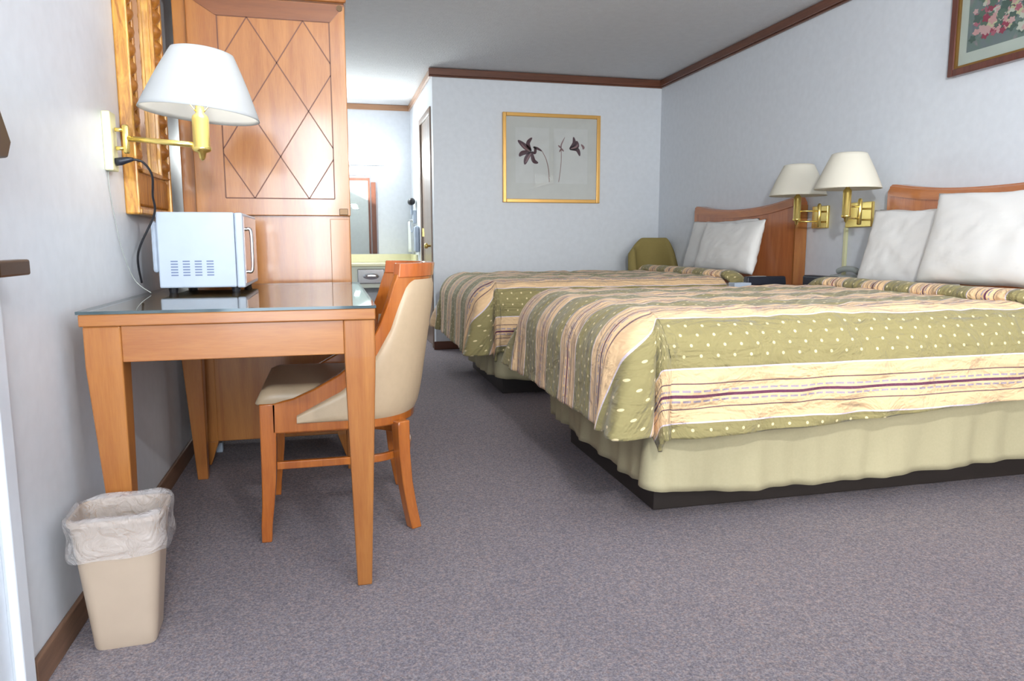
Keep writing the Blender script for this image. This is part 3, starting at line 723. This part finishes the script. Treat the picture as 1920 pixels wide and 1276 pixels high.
# ------------------------------------------------------------------ waste bin
bn = thing('waste_bin', 'beige plastic waste bin with a clear liner before the desk leg', 'bin', (-0.51, 1.868, 0))
def rrect(cx, cy, hx, hy, r, z, n=7, rot=0, wob=None):
    pts = []
    for (sx, sy, a0) in ((1, 1, 0), (-1, 1, pi / 2), (-1, -1, pi), (1, -1, 3 * pi / 2)):
        for i in range(n):
            a = a0 + (pi / 2) * i / (n - 1)
            px, py = sx * (hx - r) + r * cos(a), sy * (hy - r) + r * sin(a)
            pts.append([px, py])
    # densify straight edges
    out = []
    N = len(pts)
    for i in range(N):
        a = pts[i]; b = pts[(i + 1) % N]; L = hypot(b[0] - a[0], b[1] - a[1]); k = 6 if L > 0.05 else 1
        for j in range(k): out.append((a[0] + (b[0] - a[0]) * j / k, a[1] + (b[1] - a[1]) * j / k))
    res = []
    for i, (px, py) in enumerate(out):
        dz = 0
        if wob:
            k, dz = wob(i, len(out), px, py); px *= k; py *= k
        res.append((cx + px * cos(rot) - py * sin(rot), cy + px * sin(rot) + py * cos(rot), z + dz))
    return res
BR = radians(3)
bcx, bcy = -0.513, 1.868
rs = [rrect(bcx, bcy, 0.066, 0.058, 0.02, 0.0, rot=BR), rrect(bcx, bcy, 0.069, 0.061, 0.022, 0.008, rot=BR)]
for i in range(1, 9):
    t = i / 8; rs.append(rrect(bcx, bcy, 0.069 + 0.029 * t, 0.061 + 0.024 * t, 0.024 + 0.012 * t, 0.008 + 0.307 * t, rot=BR))
rs += [rrect(bcx, bcy, 0.103, 0.090, 0.038, 0.316, rot=BR), rrect(bcx, bcy, 0.103, 0.090, 0.038, 0.326, rot=BR), rrect(bcx, bcy, 0.096, 0.083, 0.034, 0.327, rot=BR)]
for i in range(8, 0, -1):
    t = i / 8; rs.append(rrect(bcx, bcy, 0.066 + 0.029 * t, 0.058 + 0.024 * t, 0.022 + 0.012 * t, 0.012 + 0.303 * t, rot=BR))
o = MB().rings(rs).build('bin_body', m_bin, bn); auto_smooth(o, 50)
def wob(amp, f, ph):
    def g(i, n, px, py):
        a = 2 * pi * i / n
        return 1 + amp * (0.5 * sin(f * a + ph) + 0.5 * noise.noise((cos(a) * 3 + ph, sin(a) * 3, ph))), 0.012 * noise.noise((cos(a) * 1.5, sin(a) * 1.5, ph * 0.1 + 3))
    return g
lr = []
for i in range(10):
    t = i / 9; z = 0.235 + 0.1 * t - (0.028 if i == 0 else 0) * 0
    lr.append(rrect(bcx, bcy, 0.103 + 0.005 + 0.002 * sin(t * 9), 0.090 + 0.005 + 0.002 * sin(t * 9), 0.042, z, rot=BR, wob=wob(0.022, 13, 1.0 + t * 1.3)))
lr.append(rrect(bcx, bcy, 0.1, 0.087, 0.038, 0.338, rot=BR, wob=wob(0.02, 9, 2.4)))
for i in range(9):
    t = i / 8; lr.append(rrect(bcx, bcy, 0.092 - 0.02 * t, 0.079 - 0.016 * t, 0.034, 0.325 - 0.2 * t, rot=BR, wob=wob(0.05, 7, 3.0 + t * 2)))
MB().rings(lr, cap=False).build('bin_liner', m_liner, bn, smooth=True, label='translucent plastic liner folded over the rim')

# ------------------------------------------------------------------ beds
def bed(name, label, y0, y1, xf, grp):
    b = thing('bed', label, 'bed', ((xf + 2.95) / 2, (y0 + y1) / 2, 0), grp)
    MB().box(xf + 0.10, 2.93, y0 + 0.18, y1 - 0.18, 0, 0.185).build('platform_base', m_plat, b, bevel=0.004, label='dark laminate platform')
    MB().box(xf + 0.08, 2.95, y0 + 0.08, y1 - 0.08, 0.186, 0.42).build('box_spring', m_sheet, b, bevel=0.02, seg=3)
    MB().box(xf + 0.01, 2.95, y0 + 0.01, y1 - 0.01, 0.421, 0.655).build('mattress', m_sheet, b, bevel=0.05, seg=4)
    # skirt around near side, foot and far side
    path = []
    X0, X1 = xf + 0.025, 2.93
    Ya, Yb = y0 + 0.03, y1 - 0.03
    n = 150; 
    for i in range(n): path.append((X1 + (X0 + 0.03 - X1) * i / n, Ya, 0, -1, (X1 - X0) * i / n))
    for i in range(7):
        a = pi / 2 * i / 6; path.append((X0 + 0.03 - 0.03 * sin(a), Ya + 0.03 - 0.03 * cos(a), -sin(a), -cos(a), (X1 - X0) + 0.01 * i))
    for i in range(1, 90): path.append((X0, Ya + 0.03 + (Yb - Ya - 0.06) * i / 90, -1, 0, (X1 - X0) + 0.06 + (Yb - Ya) * i / 90))
    for i in range(7):
        a = pi / 2 * i / 6; path.append((X0 + 0.03 - 0.03 * cos(a), Yb - 0.03 + 0.03 * sin(a), -cos(a), sin(a), (X1 - X0 + Yb - Ya) + 0.06 + 0.01 * i))
    for i in range(1, n): path.append((X0 + 0.03 + (X1 - X0 - 0.03) * i / n, Yb, 0, 1, (X1 - X0 + Yb - Ya) + 0.13 + (X1 - X0) * i / n))
    m = MB(); rows = []
    for (x, y, nx, ny, s) in path:
        r = []
        zb = 0.100 + 0.012 * noise.noise((s * 1.7, 5 + y0, 0)) + 0.022 * sstep(1.3, 0.2, s) + 0.030 * exp(-((s - (X1 - X0)) / 0.16) ** 2) + 0.022 * sstep(X1 - X0 - 0.05, X1 - X0 + 0.1, s)
        for j in range(13):
            t = j / 12
            f = (0.022 * noise.noise((s * 5.5, t * 0.6 + y0, 1)) + 0.012 * noise.noise((s * 13, t * 0.5, 4)) ) * (0.25 + t) * 1.5 + 0.004 * t
            r.append((x + nx * f, y + ny * f, 0.42 + (zb - 0.42) * t))
        rows.append(r)
    m.rings(rows, close=False, cap=False)
    m.build('bed_skirt', m_skirt, b, smooth=True, solid=0.003)
    return b
NB0, NB1, FB0, FB1 = 2.15, 3.45, 4.29, 5.66
bed('bed', 'nearer double bed on a dark platform with a sage skirt', NB0, NB1, 1.00, 'double beds along the right wall')
bed('bed', 'farther double bed beside the back wall with a sage skirt', FB0, FB1, 0.94, 'double beds along the right wall')

CORN = [(0, 0), (0.06, 0.07), (0.12, 0.19), (0.18, 0.36), (0.25, 0.58), (0.31, 0.74), (0.37, 0.82), (0.5, 0.90), (0.75, 0.965), (1, 1)]
def bedspread(label, y0, y1, xf, xh, zt, seed, sov, tov, fov, grp, phase, cornerfold=1.0):
    P = 3.2
    A0, A1 = -(xh - xf), sov          # cloth coord along bed (positive past foot)
    W = y1 - y0
    nu, nv = 210, 260
    vs = []; uvs = []
    R = 0.16; oF, oS = 0.03, 0.10
    xr_, ya, yb = xf + oF, y0 + oS, y1 - oS
    P = 7.0
    for i in range(nu + 1):
        s = A0 - R * 0 + (A1 - A0) * i / nu
        Xf = xf - min(s, 0)
        for j in range(nv + 1):
            b_ = j / nv
            tn = tov * (1.0 - 0.16 * sstep(1.1, 2.6, Xf)) + 0.008 * noise.noise((Xf * 1.3, seed, 0)); tf = fov
            Yc = -tn + (W + tn + tf) * b_          # cloth coordinate across: 0..W on top
            t = -Yc if Yc < W / 2 else Yc - W       # overhang, positive past edge
            near = Yc < W / 2
            s_ = s + 0.012 * noise.noise((Yc * 1.4, seed + 4, 0)) * max(0, s) / 0.4
            sp, tp = max(s_ + oF, 0), max(t + oS, 0)
            bx = max(xr_, xf - s_) ; by = (max(ya, y0 + Yc) if near else min(yb, y0 + Yc))
            r = (sp ** P + tp ** P) ** (1 / P)
            if r > 1e-6:
                phi = (pi / 2) * lerpt(CORN, atan2(tp, sp) / (pi / 2))
                if r < R * pi / 2: h = R * sin(r / R); dz = R * (1 - cos(r / R))
                else:
                    q = r - R * pi / 2; 
                    fl_ = 0.05 + 0.26 * sin(2 * phi)
                    h = R + q * fl_; dz = R + q * math.sqrt(max(0.1, 1 - fl_ * fl_))
                k = sstep(0.08, 0.5, r)
                # folds
                al = (Xf if phi > pi / 4 else Yc)
                if sp > 0 and tp > 0:
                    cf = 0.05 * exp(-((phi - 0.85) / 0.30) ** 2) - 0.10 * exp(-((phi - 1.33) / 0.09) ** 2) + 0.022 * sin(phi * 9 + 0.5) * sin(2 * phi)
                    h += k * cf * cornerfold
                h += k * (0.016 * noise.noise((Xf * 3.3, Yc * 3.3, seed)) + 0.014 * noise.noise((al * 11, r * 3, seed + 2)))
                # diagonal creases across the side drape
                if tp > 0 and sp == 0:
                    cr = sin((Xf * 1.0 + tp * 1.4) * 21 + 3 * noise.noise((Xf * 2, tp, seed)))
                    h += 0.011 * k * cr * max(0, noise.noise((Xf * 1.7, 3, seed)) + 0.35) * 2
                # flatten hem slightly
                px_ = bx - cos(phi) * h; py_ = by - sin(phi) * h if near else by + sin(phi) * h
                z = zt - dz
            else:
                px_, py_, z = bx, by, zt
            top = 1 - sstep(0.0, 0.2, r)
            z += top * (0.010 * noise.noise((px_ * 4, py_ * 4, seed)) + 0.009 * noise.noise((px_ * 15, py_ * 9, seed)) + 0.012)
            if z < 0.05: z = 0.05
            vs.append((px_, py_, z)); uvs.append((s + 5.0, Yc + phase + 3.2))
    m = MB(); m.v = vs
    for i in range(nu):
        for j in range(nv):
            a = i * (nv + 1) + j; m.f.append((a, a + 1, a + nv + 2, a + nv + 1))
    root = thing('bedspread', label, 'bedspread', ((xf + xh) / 2, (y0 + y1) / 2, 0), grp)
    o = m.build('cover', m_spread, root, smooth=True, uv=uvs, solid=0.014)
    # rolled-back top edge
    vs = []; uvs = []; nr, nl = 22, 150
    rl = MB(); rows = []
    for i in range(nl + 1):
        q = i / nl; Yc = -0.27 + (W + 0.54) * q
        if Yc < 0.0: t = -Yc; y = y0 + 0.10 - 0.14 * sin(min(t / 0.14, pi / 2)); zz = zt - 0.14 * (1 - cos(min(t / 0.14, pi / 2))) - max(0, t - 0.22) * 0.95
        elif Yc > W: t = Yc - W; y = y1 - 0.10 + 0.14 * sin(min(t / 0.14, pi / 2)); zz = zt - 0.14 * (1 - cos(min(t / 0.14, pi / 2))) - max(0, t - 0.22) * 0.95
        else: y = y0 + 0.10 + (W - 0.20) * (Yc / W); zz = zt
        rr = 0.034 + 0.006 * noise.noise((Yc * 5, seed, 2))
        row = []
        side = (Yc < 0 or Yc > W)
        for j in range(nr):
            a = 2 * pi * j / nr; dx = 0.060 * cos(a); dzz = rr * sin(a)
            row.append((xh + 0.02 + 0.08 * (1 - sstep(-0.2, 0.25, Yc)) + dx + 0.02 * noise.noise((Yc * 2.0, seed, 0)), y, zz + 0.030 + dzz)); uvs.append((5.0 + j * 0.01, Yc + phase + 3.2))
        rows.append(row)
    rl.rings(rows, cap=True)
    rl.build('rolled_edge', m_spread, root, smooth=True, uv=uvs)
    return root
g_ = 'striped bedspreads'
# phase: cluster centres where (Yc+phase+3.2)/PER has fraction .5
bedspread('green and peach striped bedspread over the nearer bed', NB0, NB1, 1.00, 2.53, 0.715, 3.1, 0.43, 0.375, 0.30, g_, 0.36)
bedspread('green and peach striped bedspread over the farther bed', FB0, FB1, 0.94, 2.50, 0.715, 8.7, 0.49, 0.40, 0.40, g_, 0.40)

# ------------------------------------------------------------------ headboards
def headboard(label, y0, y1, zt, dip, grp):
    yc = (y0 + y1) / 2; hw = (y1 - y0) / 2; n = 48
    top = []
    rc = 0.045
    for i in range(n + 1):
        y = y0 + (y1 - y0) * i / n; t = (y - yc) / hw
        z = zt - dip * (1 - abs(t) ** 2.2)
        e = min(y - y0, y1 - y)
        if e < rc: z -= rc - math.sqrt(max(0, rc * rc - (rc - e) ** 2))
        top.append((y, z))
    m = MB(); rs = []
    for x in (2.965, 3.045):
        rs.append([(x, y0, 0.30)] + [(x, y, z) for y, z in top] + [(x, y1, 0.30)])
    m.rings(rs)
    root = thing('headboard', label, 'headboard', (3.0, yc, 0.3), grp)
    m.build('panel', m_head, root, bevel=0.004)
    # cap strip following the dipped top
    rows = []
    for (y, z) in top[1:-1]:
        rows.append([(2.955, y, z - 0.062), (2.955, y, z - 0.012), (2.966, y, z - 0.004), (2.966, y, z - 0.062)])
    auto_smooth(MB().rings(rows).build('top_moulding', m_headx, root), 50)
    MB().box(2.960, 3.046, y0 - 0.004, y0 + 0.012, 0.30, zt - 0.06).build('edge_strip', m_desk, root, label='lighter orange wood edge')
    return root
headboard('dark wooden headboard with a dipped top behind the nearer bed', 2.10, 3.44, 1.275, 0.06, 'dipped headboards')
headboard('dark wooden headboard with a dipped top behind the farther bed', 4.24, 5.63, 1.26, 0.06, 'dipped headboards')

# ------------------------------------------------------------------ pillows
def pillow(label, c, w_, h_, th, lean, yaw, seed, roll=0.0):
    # standing pillow: width along y, leaning back toward +x
    m = MB(); n = 34
    def pt(a, b, sg):
        u, v = 2 * a - 1, 2 * b - 1
        k = max(0.0, (1 - abs(u) ** 2.6)) ** 0.5 * max(0.0, (1 - abs(v) ** 2.6)) ** 0.5
        pin = 1 - 0.07 * (1 - abs(u) ** 2) * abs(v) ** 3
        pin2 = 1 - 0.06 * (1 - abs(v) ** 2) * abs(u) ** 3
        y = u * w_ / 2 * pin2; z = v * h_ / 2 * pin
        d = th / 2 * k ** 0.8 * (1 - 0.25 * v) + 0.006 * noise.noise((u * 3, v * 3, seed)) + 0.004 * noise.noise((u * 9 + v * 4, v * 5, seed + 3))
        z += 0.008 * noise.noise((u * 2.5, seed, 7)) * abs(v); 
        d_ = d * sg
        return Vector((d_, y, z))
    R = Matrix.Rotation(yaw, 3, 'Z') @ Matrix.Rotation(lean, 3, 'Y') @ Matrix.Rotation(roll, 3, 'X')
    k0 = 0
    for sg in (-1, 1):
        m.grid(lambda a, b: Vector(c) + R @ pt(a, b, sg), n, n)
    o = m.build('pillow', m_pillow, smooth=True)
    bm = bmesh.new(); bm.from_mesh(o.data); bmesh.ops.remove_doubles(bm, verts=bm.verts, dist=0.0075); bmesh.ops.recalc_face_normals(bm, faces=bm.faces)
    bm.to_mesh(o.data); bm.free()
    for p in o.data.polygons: p.use_smooth = True
    return tag(o, label, 'pillow', 'white bed pillows')
L = radians(14)
pillow('white pillow against the nearer headboard, leftmost and half hidden', (2.885, 3.12, 0.935), 0.64, 0.41, 0.10, L, 0.02, 1.0)
pillow('white pillow on the nearer bed, middle of the overlapping row', (2.755, 3.02, 0.93), 0.60, 0.40, 0.10, L, 0.03, 2.0)
pillow('large front white pillow on the nearer bed, nearest the camera', (2.70, 2.45, 0.972), 0.80, 0.43, 0.14, L, 0.03, 3.0)
pillow('white pillow on the farther bed, behind the front one', (2.885, 5.09, 0.935), 0.96, 0.40, 0.10, L, 0.0, 5.0)
pillow('white pillow on the farther bed, front one', (2.755, 4.72, 0.925), 0.80, 0.38, 0.12, L, 0.0, 6.0)

# ------------------------------------------------------------------ night stand and what is on it
ns = thing('nightstand', 'low wooden nightstand between the two beds', 'nightstand', (2.7, 3.9, 0))
MB().box(2.46, 3.04, 3.57, 4.20, 0.66, 0.685).build('top', m_cabx, ns, bevel=0.004)
MB().box(2.49, 3.03, 3.60, 4.17, 0.06, 0.659).build('body', m_cab, ns, bevel=0.004)
MB().box(2.478, 2.49, 3.63, 4.14, 0.42, 0.63).build('drawer', m_cab, ns, bevel=0.004)
MB().lathe([(0.002, 0), (0.012, 0.003), (0.014, 0.012), (0.002, 0.016)], (2.476, 3.93, 0.52), 14, (0, -pi / 2)).build('knob', m_brass, ns, smooth=True)
ph = thing('telephone', 'grey telephone on the nightstand beside the nearer pillows', 'telephone', (2.94, 3.69, 0.685))
MB().frus((2.86, 3.02, 3.60, 3.78, 0.6855), (2.88, 3.02, 3.605, 3.775, 0.765)).build('phone_body', m_phone, ph, bevel=0.01, seg=3)
MB().tube(smoothpath([(2.94, 3.60, 0.785), (2.94, 3.64, 0.800), (2.94, 3.72, 0.800), (2.94, 3.77, 0.785)], 5), 0.017, 12).build('handset', m_phone, ph, smooth=True)
ck = MB().box(2.76, 2.84, 3.62, 3.86, 0.6855, 0.762).build('clock_radio', m_navy, bevel=0.012, seg=3)
tag(ck, 'black clock radio on the nightstand, half hidden by the nearer bedspread', 'clock radio')
rm = thing('remote_control', 'black remote control on the nightstand beside the farther bed', 'remote control', (2.55, 4.08, 0.69))
rb = MB().frus((2.52, 2.80, 4.07, 4.125, 0.6905), (2.525, 2.795, 4.075, 4.12, 0.745)); rb.build('case', m_navy, rm, bevel=0.008, seg=3)
MB().box(2.56, 2.66, 4.082, 4.112, 0.7445, 0.747).build('keypad', m_phone, rm)
pp = MB().box(2.385, 2.50, 3.99, 4.062, 0.6855, 0.712).build('notepad', m_white, bevel=0.003); tag(pp, 'small white notepad beside the remote on the nightstand', 'notepad')

# ------------------------------------------------------------------ right-hand lamps
def rsconce(label, plate, lampxy, zb, joint):
    y0, y1, z0, z1 = plate
    root = thing('swing_arm_lamp', label, 'wall lamp', (XR, (y0 + y1) / 2, z0), 'unlit bedside swing-arm lamps')
    MB().box(XR - 0.02, XR, y0, y1, z0, z1).build('wall_plate', m_brass, root, bevel=0.004)
    jx, jy = joint; zc = (z0 + z1) / 2; zh = zb - 0.075
    a = MB()
    for dz in (-0.030, 0.034):
        a.tube([(XR - 0.02, (y0 + y1) / 2, zc + dz), (jx, jy, zc + dz)], 0.0055, 10)
        a.tube([(jx, jy, zc + dz), (lampxy[0], lampxy[1], zc + dz)], 0.0055, 10)
    a.tube([(jx, jy, zc - 0.065), (jx, jy, zc - 0.06), (jx, jy, zc + 0.07), (jx, jy, zc + 0.08)], [0.008, 0.0125, 0.0125, 0.006], 16)
    a.build('arm', m_brass, root, smooth=True)
    lamp_head(root, lampxy, zb, 0.170, 0.088, 0.185, m_shade2, (0, 0), False, hr=0.022, hl=0.145)
rsconce('unlit brass swing-arm lamp nearer the camera, right one of the bedside pair', (3.63, 3.85, 1.045, 1.19), (2.735, 3.47), 1.243, (2.86, 3.52))
rsconce('unlit brass swing-arm lamp beside the farther headboard', (4.02, 4.17, 1.045, 1.185), (2.835, 4.05), 1.243, (2.95, 3.99))
cc = MB().box(XR - 0.016, XR, 3.84, 3.865, 0.55, 1.045).build('cord_cover', m_cordpale, bevel=0.003); tag(cc, 'pale yellow vertical cord cover below the bedside lamp plate', 'cord cover')

# ------------------------------------------------------------------ corner armchair
ac = thing('corner_armchair', 'olive upholstered tub chair in the far corner behind the bed', 'armchair', (2.81, 6.1, 0))
def tub(off, zl, zh_):
    rows = []
    for i in range(41):
        a = -pi * 0.62 + pi * 1.24 * i / 40      # 0 = towards wall_right
        ca, sa = cos(a), sin(a)
        rows.append((a, ca, sa))
    return rows
rows = []
for i in range(49):
    a = radians(90) + (-radians(118) + radians(236) * i / 48)
    r1, r0 = 0.215, 0.155; hgt = 1.0 - 0.25 * sstep(radians(60), radians(118), abs(a - radians(90))) - 0.10 * sstep(0.1, 1.0, -cos(a))
    c0 = Vector((2.83, 6.12))
    def q(r, z): return (c0.x + r * cos(a), c0.y + r * sin(a) * 1.05, z)
    rows.append([q(r1, 0.2), q(r1 + 0.01, hgt - 0.05), q(r1 - 0.015, hgt - 0.012), q((r1 + r0) / 2, hgt), q(r0 + 0.012, hgt - 0.012), q(r0, hgt - 0.05), q(r0, 0.2)])
auto_smooth(MB().rings(rows).build('back', m_olive, ac), 60)
MB().rings([rrect(2.81, 6.07, 0.15, 0.15, 0.08, z) for z in (0.22, 0.43, 0.46)]).build('seat', m_olive, ac, bevel=0.02, seg=3)
for sx in (-1, 1):
    for sy in (-1, 1):
        MB().frus((2.81 + sx * 0.13 - 0.014, 2.81 + sx * 0.13 + 0.014, 6.10 + sy * 0.13 - 0.014, 6.10 + sy * 0.13 + 0.014, 0), (2.81 + sx * 0.12 - 0.02, 2.81 + sx * 0.12 + 0.02, 6.10 + sy * 0.12 - 0.02, 6.10 + sy * 0.12 + 0.02, 0.23)).build('leg', m_head, ac, bevel=0.003)

# ------------------------------------------------------------------ lily print on the back wall
FX0, FX1, FZ0, FZ1 = 1.520, 2.440, 1.318, 2.105
lily = thing('framed_lily_print', 'gold-framed print of two dark lilies on the back wall', 'picture', ((FX0 + FX1) / 2, YB, FZ0))
fw = 0.032; yy = YB
MB().box(FX0, FX0 + fw, yy - 0.03, yy, FZ0, FZ1).box(FX1 - fw, FX1, yy - 0.03, yy, FZ0, FZ1).box(FX0 + fw, FX1 - fw, yy - 0.03, yy, FZ0, FZ0 + fw).box(FX0 + fw, FX1 - fw, yy - 0.03, yy, FZ1 - fw, FZ1).build('frame', m_goldframe, lily, bevel=0.004)
MB().box(FX0 + fw, FX1 - fw, yy - 0.012, yy - 0.002, FZ0 + fw, FZ1 - fw).build('mat_board', m_mat, lily)
W2, H2 = FX1 - FX0, FZ1 - FZ0
ty = yy - 0.0125
def F(u, v, d=0.0): return (FX0 + u * W2, ty - d, FZ1 - v * H2)
# u,v in picture fractions taken from the print
MB().rings([[F(0.13, 0.16, d), F(0.47, 0.16, d), F(0.47, 0.78, d), F(0.13, 0.78, d)] for d in (0, 0.0006)]).rings([[F(0.52, 0.16, d), F(0.87, 0.16, d), F(0.87, 0.78, d), F(0.52, 0.78, d)] for d in (0, 0.0006)]).build('paper', m_print, lily)
def petal(mb, pts, w0, d=0.001):
    pth = smoothpath([(p[0], p[1], 0) for p in pts], 6); n = len(pth); Lh = []; Rh = []
    for i, p in enumerate(pth):
        t = (pth[min(i + 1, n - 1)] - pth[max(i - 1, 0)]); t.y *= H2 / W2; t.normalize() if t.length else None
        ww = w0 * (sin(pi * (0.08 + 0.88 * i / (n - 1))) ** 0.8)
        nn = Vector((-t.y, t.x)); Lh.append(F(p.x + nn.x * ww, p.y + nn.y * ww * W2 / H2, d)); Rh.append(F(p.x - nn.x * ww, p.y - nn.y * ww * W2 / H2, d))
    k = len(mb.v); mb.v += Lh + Rh
    for i in range(n - 1): mb.f.append((k + i, k + i + 1, k + n + i + 1, k + n + i))
def px(p): return ((p[0] - 75) / 1215.0, (p[1] - 45) / 1170.0)   # from print-crop pixels
def PP(*a): return [px(p) for p in a]
pt = MB()
petal(pt, PP((425, 540), (350, 480), (262, 402)), 0.026)
petal(pt, PP((425, 540), (385, 440), (435, 362)), 0.020)
petal(pt, PP((425, 545), (320, 565), (278, 610)), 0.022)
petal(pt, PP((425, 545), (370, 630), (345, 715)), 0.024)
petal(pt, PP((430, 550), (455, 660), (512, 690)), 0.020)
petal(pt, PP((430, 545), (470, 560), (475, 500), (455, 480)), 0.014)
petal(pt, PP((450, 485), (500, 500), (560, 535)), 0.012)
pt.build('petals', m_mauve, lily); pt = MB()
petal(pt, PP((905, 495), (960, 420), (952, 335)), 0.018)
petal(pt, PP((905, 495), (990, 460), (992, 385)), 0.026)
petal(pt, PP((905, 495), (1000, 500), (1035, 585)), 0.020)
pt.build('petals', m_mauve, lily)
pt = MB()
petal(pt, PP((415, 545), (350, 500), (300, 440)), 0.008, 0.0016); petal(pt, PP((425, 560), (385, 630), (355, 690)), 0.008, 0.0016)
petal(pt, PP((920, 490), (980, 470), (1010, 430)), 0.009, 0.0016)
petal(pt, PP((800, 490), (760, 450)), 0.008); petal(pt, PP((800, 490), (830, 530)), 0.008); petal(pt, PP((800, 490), (775, 540)), 0.007); petal(pt, PP((800, 490), (800, 440), (845, 340)), 0.006)
petal(pt, PP((1050, 430), (1080, 470), (1070, 495)), 0.012)
pt.build('pale_petals', m_mauve2, lily)
stx = MB()
def stem(mb, pts, wd):
    pth = smoothpath([(p[0], p[1], 0) for p in pts], 6)
    for a, b in zip(pth, pth[1:]):
        mb.rings([[F(a.x - wd, a.y, d), F(a.x + wd, a.y, d), F(b.x + wd, b.y, d), F(b.x - wd, b.y, d)] for d in (0.0008, 0.0012)])
stem(stx, PP((560, 535), (610, 640), (640, 770), (652, 935)), 0.0035)
stem(stx, PP((798, 500), (797, 700), (770, 935)), 0.003)
stem(stx, PP((825, 495), (915, 498)), 0.004)
stx.build('stems', m_stem, lily)
MB().box(FX0 + fw - 0.002, FX1 - fw + 0.002, yy - 0.022, yy - 0.020, FZ0 + fw - 0.002, FZ1 - fw + 0.002).build('glass', m_pane, lily)

# ------------------------------------------------------------------ floral picture on the right wall
fp = thing('framed_floral_picture', 'dark-framed floral picture high on the right wall above the nearer bed', 'picture', (XR, 2.6, 1.77))
QY0, QY1, QZ0, QZ1 = 2.10, 3.147, 1.768, 2.42
fq = 0.034
MB().box(XR - 0.035, XR, QY0, QY0 + fq, QZ0, QZ1).box(XR - 0.035, XR, QY1 - fq, QY1, QZ0, QZ1).box(XR - 0.035, XR, QY0 + fq, QY1 - fq, QZ0, QZ0 + fq).box(XR - 0.035, XR, QY0 + fq, QY1 - fq, QZ1 - fq, QZ1).build('frame', m_burg, fp, bevel=0.005)
b_ = 0.010; a0, a1, c0, c1 = QY0 + fq, QY1 - fq, QZ0 + fq, QZ1 - fq
MB().box(XR - 0.028, XR - 0.004, a0, a0 + b_, c0, c1).box(XR - 0.028, XR - 0.004, a1 - b_, a1, c0, c1).box(XR - 0.028, XR - 0.004, a0 + b_, a1 - b_, c0, c0 + b_).box(XR - 0.028, XR - 0.004, a0 + b_, a1 - b_, c1 - b_, c1).build('gold_lip', m_goldlip, fp)
MB().box(XR - 0.014, XR - 0.004, a0 + b_, a1 - b_, c0 + b_, c1 - b_).build('mat_board', plain('sage_mat', (186, 194, 184), 0.7), fp)
def floral():
    m, nt, out = new_mat('soft_floral_paint'); b = pbsdf(nt, out, Roughness=0.6)
    v = coords(nt, 'Object')
    c = ramp(nt, nz(nt, v, 9, 4, 0.6, 0.5), [(0.30, lin((92, 96, 112))), (0.45, lin((112, 122, 124))), (0.6, lin((104, 124, 116))), (0.72, lin((146, 130, 136)))])
    nt.links.new(c, b.inputs['Base Color']); return m
AYa, AYb, AZa, AZb = QY0 + 0.09, 3.057, 1.868, QZ1 - 0.08
MB().box(XR - 0.016, XR - 0.0145, AYa, AYb, AZa, AZb).build('painted_sheet', floral(), fp)
pal = [(170, 96, 112), (196, 150, 148), (150, 60, 82), (190, 192, 178), (188, 188, 150), (90, 112, 98), (78, 98, 90), (196, 160, 158)]
pm = [plain('petal_paint', c, 0.7) for c in pal]
random.seed(11)
groups = [MB() for _ in pal]
for i in range(230):
    if i < 110: y = random.gauss(2.90, 0.09); z = random.gauss(1.985, 0.055)
    else: y = random.gauss(2.62, 0.22); z = random.gauss(2.10, 0.10)
    if not (AYa + 0.03 < y < AYb - 0.03 and AZa + 0.03 < z < AZb - 0.03): continue
    k = random.randrange(len(pal)); r = random.uniform(0.010, 0.026); a0_ = random.random() * 3; X = XR - 0.0162 - i * 0.00001
    pts = [(X, y + r * (1 + 0.25 * cos(5 * a + a0_)) * cos(a), z + r * (0.85 + 0.2 * cos(5 * a + a0_)) * sin(a)) for a in [j * 2 * pi / 20 for j in range(20)]]
    groups[k].add(pts, [tuple(range(20))])
for k, g in enumerate(groups):
    if g.v: g.build('painted_blooms' if k not in (5, 6) else 'painted_leaves', pm[k], fp)
MB().box(XR - 0.024, XR - 0.022, a0 + 0.001, a1 - 0.001, c0 + 0.001, c1 - 0.001).build('glass', m_pane, fp)

for o in bpy.data.objects:
    if 'org' in o: del o['org']
